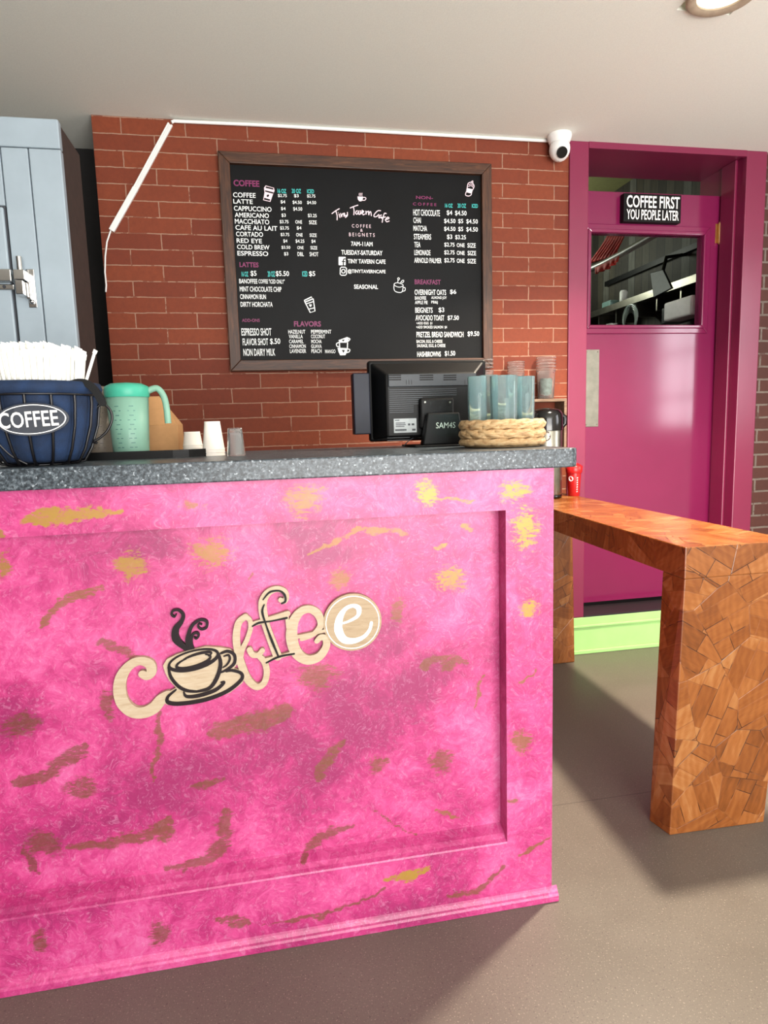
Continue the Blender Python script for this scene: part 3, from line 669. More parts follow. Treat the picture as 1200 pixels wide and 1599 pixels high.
# hand written cafe name
for pts in [[(125, 490), (165, 460), (200, 440)], [(165, 462), (178, 510), (178, 555)], [(198, 495), (208, 530)], [(215, 490), (225, 525), (230, 500), (245, 490), (250, 520)], [(255, 485), (262, 515), (280, 505)], [(285, 478), (285, 510), (265, 530)],
            [(315, 432), (355, 415), (395, 403)], [(348, 420), (355, 460), (352, 503)], [(385, 460), (370, 480), (385, 498), (400, 470)], [(400, 462), (405, 498), (415, 495)], [(418, 460), (425, 495), (440, 455)], [(440, 485), (455, 470), (448, 462), (440, 480), (450, 503), (465, 495)], [(478, 465), (480, 500), (482, 478), (500, 468)], [(505, 465), (508, 505), (515, 480), (528, 472), (535, 512)],
            [(630, 460), (600, 462), (565, 500), (565, 522), (590, 520), (612, 500)], [(640, 505), (618, 515), (615, 535), (640, 525), (642, 540)], [(690, 490), (670, 490), (655, 540), (648, 580)], [(640, 535), (680, 525)], [(680, 555), (718, 540), (705, 528), (682, 555), (695, 575), (720, 568)]]: stroke(mG, 3, pts, 9)
mG.disc(zw(3, 190, 478), .0016, YT, YT, 8)
# small pink cup over the name
P = [zw(3, *p_) for p_ in [(390, 312), (448, 312), (446, 340), (432, 362), (410, 362), (394, 342)]]; mG.add([(x, YT, z) for x, z in P[::-1]], [tuple(range(6))])
stroke(mG, 3, [(448, 322), (470, 322), (478, 335), (468, 350), (440, 352)], 7)
for x in (410, 424, 438): stroke(mG, 3, [(x, 302), (x-2, 290), (x+1, 277)], 5)
# social marks
def board_poly(mb, z, pts, y=None): 
    P = [zw(z, *p_) for p_ in pts]; mb.add([(x, YT if y is None else y, zz_) for x, zz_ in P[::-1]], [tuple(range(len(P)))])
board_poly(mW, 3, [(193, 945), (198, 940), (263, 940), (268, 945), (268, 1022), (263, 1028), (198, 1028), (193, 1022)])
mK = MB()
def kstroke(z, pts, w_): mK.ribbon([zw(z, *p_) for p_ in pts], w_/Z[z][2]*ZPX, YT-.0004, YT-.0004)
kstroke(3, [(243, 1028), (243, 975), (250, 963), (262, 963)], 11); kstroke(3, [(230, 990), (260, 990)], 9)
stroke(mW, 3, [(212, 1058), (222, 1048), (264, 1048), (276, 1060), (276, 1120), (264, 1132), (222, 1132), (210, 1120)], 9, True, False)
stroke(mW, 3, [(243+18*math.cos(k*PI/6), 1090+20*math.sin(k*PI/6)) for k in range(12)], 8, True, False)
mW.disc(zw(3, 263, 1063), .0008, YT, YT, 8)
for nm_, (mb_, mat_) in SEC.items(): mb_.build(nm_, mat_, board)
mW.build('social_badge', M_txtw, board); mG.build('cafe_name', M_txtg, board)
mK.build('social_mark', M_chalk, board)
# drawings
d1 = MB()
board_poly(d1, 1, [(395, 345), (410, 325), (480, 345), (485, 372), (475, 392), (450, 465), (388, 450), (400, 385), (397, 360)])
dk = MB()
def dpoly(z, pts): board_poly(dk, z, pts, YT-.0004)
dpoly(1, [(412, 332), (474, 348), (476, 362), (408, 346)]); dpoly(1, [(406, 366), (478, 384), (472, 396), (404, 378)]); dpoly(1, [(398, 430), (448, 444), (444, 458), (394, 446)]); dpoly(1, [(420, 405), (436, 402), (440, 412), (430, 424), (418, 420)])
b1 = d1.build('cup_drawing', M_txtg, board)
d2 = MB()
stroke(d2, 2, [(742, 440), (790, 535), (830, 522), (815, 420)], 8, False, False); stroke(d2, 2, [(738, 432), (800, 402), (812, 418), (745, 446)], 9, True, False); stroke(d2, 2, [(752, 462), (820, 440)], 7); stroke(d2, 2, [(775, 506), (828, 494)], 7)
board_poly(d2, 2, [(778, 470), (786, 463), (792, 468), (800, 462), (803, 474), (792, 490)]); d2.build('cup_drawing', M_txtw, board)
d3 = MB()
board_poly(d3, 2, [(1030, 770), (1105, 742), (1118, 752), (1112, 782), (1095, 792), (1040, 792)]); board_poly(d3, 2, [(1022, 835), (1108, 838), (1104, 870), (1090, 898), (1045, 900), (1030, 870)])
stroke(d3, 2, [(1038, 792), (1040, 835)], 9); stroke(d3, 2, [(1108, 792), (1106, 836)], 9)
stroke(d3, 2, [(1116, 752), (1128, 762), (1112, 780)], 8); stroke(d3, 2, [(1106, 845), (1126, 850), (1122, 868), (1102, 876)], 8); stroke(d3, 2, [(1036, 788), (1014, 800), (1018, 822), (1038, 826)], 8)
dpoly(2, [(1060, 770), (1066, 764), (1072, 768), (1080, 762), (1080, 772), (1070, 782)]); dpoly(2, [(1060, 858), (1066, 852), (1072, 856), (1080, 852), (1082, 862), (1072, 878)])
d3.build('cup_drawing', M_txtw, board)
d4 = MB()
stroke(d4, 3, [(772, 1225), (770, 1270), (785, 1300), (830, 1312), (858, 1298), (866, 1240)], 7); stroke(d4, 3, [(772, 1225), (800, 1210), (850, 1222), (866, 1240), (830, 1256), (790, 1246)], 6, True); stroke(d4, 3, [(864, 1258), (885, 1262), (886, 1290), (860, 1300)], 7)
stroke(d4, 3, [(810, 1208), (812, 1180), (808, 1165), (820, 1158), (828, 1170), (815, 1185)], 6); stroke(d4, 3, [(838, 1210), (850, 1195), (858, 1185), (872, 1186), (868, 1205), (852, 1208)], 6); d4.build('cup_drawing', M_txtw, board)
d5 = MB()
board_poly(d5, 4, [(820, 250), (892, 268), (878, 318), (812, 300)]); stroke(d5, 4, [(825, 250), (835, 200), (870, 185), (900, 210), (905, 240), (892, 268)], 8); stroke(d5, 4, [(868, 185), (890, 168), (890, 200)], 7); stroke(d5, 4, [(812, 300), (806, 335), (840, 346), (868, 335), (876, 318)], 8)
stroke(d5, 4, [(842, 215), (870, 205), (895, 225)], 6); stroke(d5, 4, [(838, 235), (870, 225), (896, 245)], 6); d5.build('cup_drawing', M_txtg, board)
dk.build('drawing_detail', M_chalk, board)
# cable trunking, cable and camera
def wl(px, py, off=.012): q = WY(px, py, YW-off); return (q[0], YW-off, q[2])
rc = thing('cable_trunking', wl(172, 360), 'white plastic cable trunking slanting down the brick wall from the ceiling', 'trunking')
def bar(mb, a_, b_, w_, y0, y1):
    mb.ribbon([(a_[0], a_[2]), (b_[0], b_[2])], w_, y0, y1)
m1 = MB(); a_, b_ = wl(266, 193), wl(212, 293)
dx_, dz_ = a_[0]-b_[0], a_[2]-b_[2]; L_ = math.hypot(dx_, dz_); nx, nz = -dz_/L_, dx_/L_
def trunk(mb, a_, b_, w_, y0, y1, sh=0):
    A_ = [(a_[0]+nx*(w_/2+sh), a_[2]+nz*(w_/2+sh)), (b_[0]+nx*(w_/2+sh), b_[2]+nz*(w_/2+sh)), (b_[0]-nx*(w_/2-sh), b_[2]-nz*(w_/2-sh)), (a_[0]-nx*(w_/2-sh), a_[2]-nz*(w_/2-sh))]
    mb.prism_xz(A_[::-1], y0, y1)
trunk(m1, a_, b_, .007, YW-.013, YW-.001, .0075); trunk(m1, a_, b_, .007, YW-.013, YW-.001, -.0075); trunk(m1, a_, b_, .02, YW-.004, YW-.001)
m1.build('channel', M_plastic_w, rc, bevel=.001)
m1 = MB(); trunk(m1, b_, wl(174, 360), .024, YW-.016, YW-.001); m1.build('cover', M_plastic_w, rc, bevel=.002)
pts = [wl(x, y, .007) for x, y in [(173, 360), (167, 378), (164.5, 400), (164, 425), (166, 445)]]+[(-.647, YW+.01, wl(166, 449)[2]), (-.655, YW+.05, wl(166, 470)[2])]
MB().tube([pts[0]]+pts[1:5]+[(pts[4][0]-.004, YW-.008, pts[4][2]-.03)], .0035, 8).build('cable', M_plastic_w, rc)
cpts = [wl(268, 191, .012), wl(272, 189, .010), wl(400, 193, .010), wl(560, 201, .010), wl(720, 208, .010), wl(845, 213.5, .010), wl(862, 212, .012)]
cpts = [(x, y, min(z, HC-.008)) for x, y, z in cpts]
tag(MB().tube(cpts, .0075, 8).build('ceiling_cable', M_plastic_w), 'white cable running along the top of the brick wall to the camera', 'cable')
q = WY(874, 205, YW-.06)
cm = thing('security_camera', (q[0], YW-.062, HC-.09), 'white dome security camera at the ceiling corner beside the magenta door casing', 'security camera')
cx_ = q[0]; cy_ = YW-.062
MB().lathe([(.056, HC-.0005), (.057, HC-.012), (.052, HC-.03), (.046, HC-.04)][::-1], (cx_, cy_, 0), 28).build('base_collar', M_plastic_w, cm)
MB().ball((cx_, cy_-.002, HC-.066), .049, 24, (1, 1, 1.12)).build('eyeball', M_plastic_w, cm)
dirv = Vector((-.14, -.80, -.55)).normalized(); cc = Vector((cx_, cy_-.002, HC-.068))
mbk = MB(); mbk.cyl(tuple(cc+dirv*.036), tuple(cc+dirv*.0515), .025, 24); ln = mbk.build('lens', M_blackgloss, cm)
# ceiling lamp
lp = thing('ceiling_light', (LAMP[0], LAMP[1], HC-.012), 'round recessed ceiling light above the wooden table', 'ceiling light')
mbk = MB().shell([(LAM_R*.80, -.004), (LAM_R*1.04, -.012), (LAM_R*1.12, -.006), (LAM_R*1.12, 0), (LAM_R*.80, 0), (LAM_R*.80, -.004)], (LAMP[0], LAMP[1], HC-.0005), 48)
mbk.build('trim_ring', plain('cream_lamp_trim', srgb(214, 196, 170), .5), lp)
MB().lathe([(LAM_R*.80, .018), (LAM_R*.79, .022)], (LAMP[0], LAMP[1], HC), 40).build('diffuser', M_glow, lp)
MB().shell([(LAM_R*.8, 0), (LAM_R*.8, .02), (LAM_R*.815, .02), (LAM_R*.815, 0), (LAM_R*.8, 0)], (LAMP[0], LAMP[1], HC), 40).build('can', M_white, lp)
light('ceiling_lamp_light', 'AREA', (LAMP[0], LAMP[1], HC-.014), 66, (1.0, .86, .68), (0, 0, 0), shape='DISK', size=.13, spread=math.radians(118))
# wooden crate on the wall with jars
cy0, cy1 = 2.985, YW-.002
a_ = WY(738, 628, cy0); b_ = WY(886, 622, cy0); zt_ = b_[2]; x0, x1 = a_[0], b_[0]; zb_ = zt_-.34
cr = thing('crate_shelf', ((x0+x1)/2, cy1, zb_), 'weathered wooden box shelf on the brick wall beside the magenta casing', 'shelf')
T_ = .014
MB().box(x0, x1, cy0, cy1, zt_-T_, zt_).build('top_board', M_crate, cr, bevel=.002)
MB().box(x0, x1, cy0, cy1, zb_, zb_+T_).build('bottom_board', M_crate, cr, bevel=.002)
MB().box(x0, x0+T_, cy0, cy1, zb_+T_, zt_-T_).build('side_board', M_crate, cr, bevel=.002)
MB().box(x1-T_, x1, cy0, cy1, zb_+T_, zt_-T_).build('side_board', M_crate, cr, bevel=.002)
def cup_stack(px, pyb, pyt, pw, y, label, mat, n=5, inv=False, tint=None):
    q = WY(px, pyt, y); r = pw/2*y*1.04/F_PX; h = q[2]-zt_
    o = thing('cup_stack', (q[0], y, zt_), label, 'cups')
    prof = [(r*.78, .001), (r*.80, .004), (r*.92, h*.62), (r*.97, h*.63), (r*.97, h*.655)]
    m = MB().shell([(0.0001, .001)]+prof+[(r*.93, h*.65), (r*.76, .006), (0.0001, .006)], (q[0], y, zt_), 28); m.build('cup', mat, o)
    for k in range(n):
        z = h*(.655+.345*k/n)
        MB().shell([(r*.97, z+.002), (r*1.0, z+.003), (r*1.0, z+h*.04), (r*.93, z+h*.045), (r*.92, z+.002), (r*.97, z+.002)], (q[0], y, zt_), 28).build('rim', mat, o)
    return o
c1_ = cup_stack(853, 620, 556, 31, 3.04, 'clear plastic cups stacked on the wall box right beside the magenta casing', M_clear)
MB().lathe([(.006, .012), (.028, .02), (.030, .09), (.026, .1)], (WO[c1_.name][0]+.002, 3.04, zt_), 16).build('filling', plain('blue_green_filling', srgb(150, 180, 170), .5, var=.5, scale=50), c1_)
cup_stack(806, 620, 564, 27, 3.04, 'stack of clear plastic lids standing behind the tinted cups', M_clear, 6)
cup_stack(762, 620, 558, 18, 3.04, 'narrow clear stack standing behind the monitor corner', M_clear, 4)

# ================================================================== COLD STORE
fy0, fy1 = 2.30, 2.56
fx1 = WY(90, 185, fy0)[0]; fz1 = WY(60, 184, fy0)[2]; fx0 = -1.75
fr_ = thing('cold_store', (fx0/2+fx1/2, (fy0+fy1)/2, 0), 'pale blue-grey panelled cold store behind the counter at left', 'cold store')
MB().box(fx0, fx1-.004, fy0+.03, fy1, 0, fz1-.004).build('body', M_side, fr_)
hz0 = WY(40, 231, fy0)[2]
MB().box(fx0, fx1, fy0, fy0+.03, hz0+.003, fz1).build('header_board', M_greyboard, fr_, bevel=.004)
g1 = WY(58, 385, fy0)[0]; g2 = WY(16, 385, fy0)[0]; dt = WY(10, 324, fy0)[2]; 
MB().box(g1+.0015, fx1, fy0, fy0+.03, 0, hz0).build('corner_board', M_greyboard, fr_, bevel=.003)
MB().box(g2, g1-.0015, fy0, fy0+.03, 0, hz0).build('jamb_board', M_greyboard, fr_, bevel=.003)
MB().box(fx0, g2-.003, fy0, fy0+.03, dt+.006, hz0).build('lintel_board', M_greyboard, fr_, bevel=.003)
dr = MB().box(fx0+.02, g2-.008, fy0-.006, fy0+.026, .02, dt).build('door', M_greyboard, fr_, bevel=.005)
MB().box(fx0+.02, g2-.003, fy0+.002, fy0+.024, .02, dt+.005).build('door_gasket', M_gap, dr)
MB().box(fx0+.02, g2+.06, fy0+.027, fy0+.0295, .02, hz0+.01).build('joint_backing', M_gap, fr_)
def fp(px, py, y=fy0-.02): q = WY(px, py, y); return q
lt = MB()
a_, b_ = fp(37, 418), fp(56, 479); lt.box(a_[0], b_[0], fy0-.005, fy0, b_[2], a_[2])
lt_o = lt.build('latch', M_chrome, fr_, bevel=.002); lt_o['label'] = 'chrome door latch'
m = MB(); a_, b_ = fp(26, 402), fp(38, 424); m.cyl(((a_[0]+b_[0])/2, fy0-.03, b_[2]), ((a_[0]+b_[0])/2, fy0-.03, a_[2]), (b_[0]-a_[0])/2, 20)
a_, b_ = fp(25, 424), fp(44, 440); m.box(a_[0], b_[0], fy0-.05, fy0-.005, b_[2], a_[2])
a_, b_ = fp(29, 441), fp(50, 463); m.box(a_[0], b_[0]-.012, fy0-.055, fy0-.005, b_[2], a_[2]).box(b_[0]-.012, b_[0], fy0-.03, fy0-.005, b_[2]-.01, a_[2])
m.build('strike', M_chrome, lt_o, bevel=.002)
m = MB(); a_, b_ = fp(43, 463), fp(43, 473); m.ball((a_[0]+.008, fy0-.008, b_[2]+.006), .008, 10); m.build('screw', M_chrome, lt_o)
m = MB(); a_, b_ = fp(-20, 421), fp(21, 441); m.box(a_[0], b_[0], fy0-.035, fy0-.006, b_[2], a_[2])
a_, b_ = fp(-20, 442), fp(21, 452); m.box(a_[0], b_[0], fy0-.012, fy0-.006, b_[2], a_[2])
hd = m.build('handle', M_chrome, dr, bevel=.004)
m = MB(); q = fp(5, 447); m.ball((q[0], fy0-.013, q[2]), .005, 10); m.build('handle_screw', M_gap, dr)

# ================================================================== COUNTER
CX0, CX1 = -1.7, .6845
CYB = 2.06
ZB = ZT-THK
ct = thing('service_counter', ((CX0+CX1)/2, (YC+CYB)/2, 0), 'pink and gold painted service counter with a recessed front panel', 'counter')
sx0, sx1 = .562, CX1
rz_t = 1.0365; rz_b = .176
lsx = -.665
GOLD = []
def gp(px, py): 
    inside = px < 785 and 797 < py < 1420
    q = WY(px, py, YP if inside else YC); return (q[0], q[2])
for blob in [(663, 772, 24, 22, 1), (803, 766, 32, 22, 1), (820, 826, 28, 38, 1), (826, 950, 22, 20, 1), (705, 902, 32, 26, .8), (470, 780, 38, 24, .5), (206, 887, 27, 30, .75), (335, 862, 36, 34, .6), (532, 908, 18, 20, .35), (620, 952, 15, 26, .15),
             (130, 1228, 26, 24, .05), (30, 1132, 30, 22, .0), (692, 1187, 26, 24, .1), (592, 1197, 18, 20, .1), (815, 1160, 24, 22, .3), (500, 1060, 40, 30, .1), (70, 1316, 30, 24, .0), (255, 1300, 18, 20, .15), (350, 1290, 16, 26, .05), (520, 1175, 12, 26, .15), (700, 1040, 20, 12, .1), (250, 1455, 16, 24, .05), (60, 1470, 14, 24, .05), (800, 1250, 10, 6, .3), (5, 880, 14, 24, .7), (300, 790, 20, 10, .4), (170, 1100, 12, 26, .05)]:
    c_ = gp(blob[0], blob[1]); GOLD.append(('b', [c_], (blob[2]/690, blob[3]/690), blob[4]))
for pts, w_, br_ in [([(55, 811), (110, 801), (180, 794)], 15, .9), ([(-5, 812), (20, 835)], 8, .7), ([(60, 978), (90, 945), (125, 928), (155, 918)], 10, .3), ([(158, 1003), (190, 1012), (215, 1030)], 16, .1), ([(485, 868), (530, 840), (560, 825), (640, 832)], 8, .5), ([(680, 860), (700, 846)], 8, .8), ([(725, 815), (740, 828)], 8, .7),
                    ([(665, 1048), (690, 1028), (728, 1034)], 12, .1), ([(498, 1218), (514, 1185), (532, 1152)], 18, .1), ([(472, 1332), (500, 1305), (545, 1290)], 16, .05), ([(262, 1354), (320, 1345), (348, 1310), (355, 1268)], 20, .05), ([(40, 1325), (66, 1365)], 8, .0), ([(110, 1322), (160, 1318), (220, 1305), (268, 1278)], 16, .1), ([(20, 1223), (70, 1212), (105, 1190), (138, 1163)], 16, .05),
                    ([(247, 1115), (245, 1160), (238, 1222)], 9, .1), ([(305, 1230), (346, 1218)], 14, .05), ([(330, 1140), (400, 1125), (445, 1108)], 26, .1), ([(340, 1440), (395, 1413)], 14, .1), ([(415, 1417), (500, 1411), (530, 1400), (600, 1369)], 6, .1), ([(600, 1353), (665, 1340)], 14, 1), ([(690, 1382), (740, 1367), (786, 1352)], 10, .15), ([(812, 1334), (862, 1308)], 7, .3), ([(680, 1263), (712, 1277)], 7, .4), ([(838, 1048), (812, 1066)], 4, .3), ([(738, 1105), (756, 1052)], 7, .3), ([(385, 915), (393, 903)], 5, .1), ([(740, 780), (680, 778)], 5, .6), ([(650, 1300), (580, 1265)], 4, .1)]:
    GOLD.append(('s', [gp(*p_) for p_ in pts], w_/690, br_))
DEEP = [(430, 1150, 110, 70), (300, 1200, 120, 60), (520, 1200, 90, 70), (560, 1080, 90, 60), (640, 1060, 80, 60), (130, 1300, 120, 50), (230, 1240, 60, 50), (600, 1000, 70, 60), (500, 860, 60, 30), (480, 830, 60, 30), (100, 1420, 120, 40), (600, 1410, 150, 40), (540, 1130, 80, 90), (20, 1130, 50, 60), (250, 850, 60, 30)]
DEEPW = [(gp(x, y), (a_/690, b_/690)) for x, y, a_, b_ in DEEP]
def paint_attrs(me, o_w):
    rn = np.random.RandomState(5); n = len(me.vertices); co = np.empty(n*3); me.vertices.foreach_get('co', co); co = co.reshape(-1, 3)+np.array(o_w)
    x, z = co[:, 0].copy(), co[:, 2].copy(); x0_, z0_ = x.copy(), z.copy()
    for fr_q, am in ((22, .003), (60, .0022), (140, .0016), (260, .0012)):      # ragged brush edges
        for _ in range(3):
            th, ph1, ph2 = rn.uniform(0, 6.28, 3); u_ = x0_*math.cos(th)+z0_*math.sin(th)
            x += am*np.sin(u_*fr_q+ph1); z += am*np.sin(u_*fr_q*1.13+ph2)
    g = np.zeros(n); bsum = np.zeros(n); wsum = np.full(n, 1e-6); d = np.zeros(n)
    for kind, P, w_, br_ in GOLD:
        if kind == 'b':
            r = np.sqrt(((x-P[0][0])/w_[0])**2+((z-P[0][1])/w_[1])**2); m = np.clip((1.45-r)/1.1, 0, 1)
        else:
            dist = np.full(n, 9.); tpar = np.zeros(n)
            for i in range(len(P)-1):
                a_, b_ = np.array(P[i]), np.array(P[i+1]); ab = b_-a_; L2 = ab@ab
                s = np.clip(((x-a_[0])*ab[0]+(z-a_[1])*ab[1])/L2, 0, 1)
                dd = np.hypot(x-a_[0]-s*ab[0], z-a_[1]-s*ab[1]); u = dd < dist; dist = np.where(u, dd, dist); tpar = np.where(u, (i+s)/(len(P)-1), tpar)
            ww = w_*.5*(.55+.75*np.sin(np.clip(tpar, 0, 1)*PI*.85+.2))
            m = np.clip((1.6-dist/ww)/1.0, 0, 1)
        g = np.maximum(g, m); bsum += m*br_; wsum += m
    for (c_, r_) in DEEPW:
        q = ((x-c_[0])/r_[0])**2+((z-c_[1])/r_[1])**2; d = np.maximum(d, np.exp(-q))
    for nm, v in (('gold', g), ('bright', np.clip(bsum/wsum, 0, 1)), ('deep', d)):
        at_ = me.attributes.new(nm, 'FLOAT', 'POINT'); at_.data.foreach_set('value', v.astype(np.float32))
def gridbox(name, x0, x1, z0, z1, y0, y1, parent, step=.006):
    nx_, nz_ = max(2, int((x1-x0)/step)), max(2, int((z1-z0)/step))
    vs = [(x0+(x1-x0)*i/nx_, y0, z0+(z1-z0)*j/nz_) for j in range(nz_+1) for i in range(nx_+1)]
    fs = [(j*(nx_+1)+i, j*(nx_+1)+i+1, (j+1)*(nx_+1)+i+1, (j+1)*(nx_+1)+i) for j in range(nz_) for i in range(nx_)]
    b = len(vs); vs += [(x0, y1, z0), (x1, y1, z0), (x1, y1, z1), (x0, y1, z1), (x0, y0, z0), (x1, y0, z0), (x1, y0, z1), (x0, y0, z1)]
    fs += [(b, b+3, b+2, b+1), (b+4, b, b+1, b+5), (b+5, b+1, b+2, b+6), (b+6, b+2, b+3, b+7), (b+7, b+3, b, b+4)]
    o = MB().add(vs, fs).build(name, M_pink, parent); paint_attrs(o.data, WO[parent.name]); return o
MB().box(CX0, CX1-.002, YP+.02, CYB, 0, ZB).build('carcass', M_pink, ct)
gridbox('front_panel', lsx, sx0, .1, rz_t+.01, YP, YP+.02, ct, .0045)
gridbox('stile', sx0, sx1, .0, ZB, YC, YP+.02, ct, .0045)
gridbox('stile', CX0, lsx, .0, ZB, YC, YP+.02, ct, .03)
gridbox('top_rail', lsx, sx0, rz_t, ZB, YC, YP+.02, ct, .0045)
gridbox('bottom_rail', lsx, sx0, .0, rz_b, YC, YP+.02, ct, .0045)
# sloping ogee along the bottom rail and the toe moulding
def extr_x(prof, x0, x1, nx_=260):
    vs = []; fs = []; m = len(prof)
    for i in range(nx_+1):
        x = x0+(x1-x0)*i/nx_; vs += [(x, y, z) for y, z in prof]
    for i in range(nx_):
        for k in range(m-1): fs.append((i*m+k, (i+1)*m+k, (i+1)*m+k+1, i*m+k+1))
    fs += [tuple(range(m)), tuple(range(nx_*m+m-1, nx_*m-1, -1))]
    return vs, fs
vs, fs = extr_x([(YC+.001, rz_b-.002), (YC-.001, rz_b+.001), (YC+.001, rz_b+.005), (YC+.010, rz_b+.009), (YC+.020, rz_b+.017), (YC+.032, rz_b+.022), (YC+.042, rz_b+.026), (YP, rz_b+.029), (YP+.001, rz_b-.002)], lsx, sx0)
o = MB().add(vs, fs, False).build('panel_moulding', M_pink, ct); paint_attrs(o.data, WO[ct.name])
vs, fs = extr_x([(YC-.013, 0.001), (YC-.0135, .016), (YC-.011, .021), (YC-.007, .024), (YC-.003, .032), (YC+.001, .037), (YC+.001, .001)], CX0, CX1+.014)
o = MB().add(vs, fs, False).build('toe_moulding', M_pink, ct); paint_attrs(o.data, WO[ct.name])
# worktop
gx = .7345; poly = [(CX0-.02, YG), (.716, YG)]
for k in range(1, 6): a_ = -PI/2+PI/2*k/5; poly.append((.716+.0185*math.cos(a_), YG+.0185+.0185*math.sin(a_)))
poly += [(gx, CYB+.03), (CX0-.02, CYB+.03)]
tag(MB().prism(poly, ZB, ZT).build('worktop', M_granite, bevel=.003), 'dark grey speckled worktop slab lying on the pink counter', 'worktop')

# ------------------------------------------------------------------ coffee sign on the counter
YS = YP-.012
def sp_(zx, zy):
    q = WY(160+zx/2.6087, 890+zy/2.6087, YS); return (q[0], q[2])
SU = 1/2.6087*1.56/F_PX       # zoomed photo pixel in metres at the sign
sg = thing('coffee_sign', (sp_(560, 340)[0], YP, sp_(560, 600)[1]), 'tilted pale wooden script sign reading coffee on the pink counter panel', 'sign')
def sstroke(mb, pts, ws, y0, y1, closed=False, n=7):
    P = [sp_(*p_) for p_ in pts]; W_ = [w_*SU for w_ in (ws if isinstance(ws, (list, tuple)) else [ws]*len(P))]
    P, W_ = smooth2(P, closed, n, W_); mb.ribbon(P, W_, y0, y1, closed); return mb
F0, F1 = YS, YP-.001
m = MB(); sstroke(m, [(163, 425), (182, 432), (200, 415), (192, 384), (152, 371), (110, 390), (78, 435), (70, 490), (84, 542), (122, 577), (168, 581), (210, 562), (240, 528), (268, 512)], [30, 32, 36, 38, 32, 34, 42, 46, 48, 46, 44, 46, 42, 40], F0, F1); m.build('letter', M_signwood, sg)
m = MB(); P = [sp_(*p_) for p_ in [(247, 390), (262, 364), (300, 345), (345, 330), (420, 312), (480, 315), (520, 322), (548, 345), (548, 385), (536, 402), (562, 408), (580, 425), (572, 460), (520, 500), (440, 530), (340, 548), (262, 550), (246, 532), (270, 497), (300, 480), (272, 450), (256, 420)]]; m.prism_xz(P[::-1], F0, F1); cup = m.build('cup_plaque', M_signwood, sg)
m = MB(); B0, B1 = YS-.0036, YS
def ell(cx, cy, rx, ry, rot, a0=0, a1=360, n=28):
    r = math.radians(rot); out = []
    for k in range(n+1):
        a_ = math.radians(a0+(a1-a0)*k/n); x, y = rx*math.cos(a_), ry*math.sin(a_); out.append((cx+x*math.cos(r)-y*math.sin(r), cy+x*math.sin(r)+y*math.cos(r)))
    return out
sstroke(m, ell(372, 365, 103, 36, -15, 0, 350), [10+4*math.sin(k/28*PI*2) for k in range(29)], B0, B1, False, 2)
sstroke(m, ell(372, 372, 72, 21, -17, -40, 250), [4+9*math.sin(k/28*PI) for k in range(29)], B0, B1, False, 2)
sstroke(m, ell(385, 355, 62, 13, -17, -160, 40), [4+6*math.sin(k/28*PI) for k in range(29)], B0, B1, False, 2)
sstroke(m, [(270, 395), (280, 435), (310, 472), (345, 490), (385, 494)], [8, 11, 12, 11, 8], B0, B1)
sstroke(m, [(474, 342), (482, 385), (466, 440), (436, 480), (385, 494)], [10, 15, 16, 13, 8], B0, B1)
sstroke(m, [(484, 338), (512, 330), (538, 345), (538, 378), (512, 402), (484, 416)], [8, 11, 12, 12, 10, 6], B0, B1)
sstroke(m, [(496, 350), (514, 346), (520, 362), (508, 384), (492, 396)], [5, 8, 9, 7, 4], B0, B1)
sstroke(m, [(300, 487), (268, 515), (270, 538), (320, 543), (420, 527), (510, 492), (566, 446), (566, 420), (530, 408), (505, 412)], [6, 11, 15, 15, 15, 14, 13, 12, 10, 6], B0, B1)
sstroke(m, [(332, 497), (345, 514), (395, 510), (460, 488), (496, 458), (484, 456)], [5, 11, 14, 14, 11, 5], B0, B1)
m.build('cup_outline', M_umber, cup)
m = MB()
sstroke(m, [(372, 345), (335, 318), (300, 285), (298, 245), (322, 212), (328, 185), (310, 166), (288, 168), (281, 183), (292, 193), (300, 184)], [10, 20, 29, 25, 16, 12, 10, 9, 8, 7, 5], F0+.003, F1)
sstroke(m, [(376, 340), (348, 300), (352, 260), (368, 226), (398, 206), (424, 212), (424, 236), (404, 244), (390, 234), (394, 222), (404, 224)], [10, 18, 15, 12, 10, 10, 9, 8, 7, 6, 5], F0+.003, F1)
sstroke(m, [(374, 335), (360, 302), (366, 268), (384, 258), (392, 270), (382, 282), (374, 276)], [10, 14, 10, 9, 8, 7, 5], F0+.003, F1)
st = m.build('steam', M_umber, sg); st['label'] = 'dark curling steam'
m = MB()
sstroke(m, [(584, 190), (556, 215), (546, 270), (552, 330), (570, 395), (594, 448), (628, 476), (658, 462), (670, 420), (662, 378), (640, 352)], [22, 26, 28, 28, 30, 30, 26, 24, 24, 24, 20], F0, F1)
sstroke(m, [(580, 190), (600, 204), (604, 236), (590, 282), (570, 325), (564, 350)], [20, 18, 18, 18, 20, 22], F0, F1)
sstroke(m, [(600, 325), (612, 345), (636, 346), (652, 328)], [22, 22, 20, 20], F0, F1); m.build('letter', M_signwood, sg)
m = MB()
sstroke(m, [(726, 122), (742, 128), (750, 108), (740, 86), (708, 78), (674, 94), (654, 130), (656, 178), (670, 235), (694, 300), (714, 352)], [18, 20, 22, 22, 24, 28, 32, 32, 30, 32, 34], F0, F1)
sstroke(m, [(606, 222), (680, 202), (755, 178)], [16, 22, 22], F0, F1); sstroke(m, [(666, 366), (725, 352), (790, 334)], 14, F0, F1); sstroke(m, [(752, 190), (758, 250), (772, 320)], [14, 12, 14], F0, F1)
lf = m.build('letter', M_signwood, sg)
m = MB()
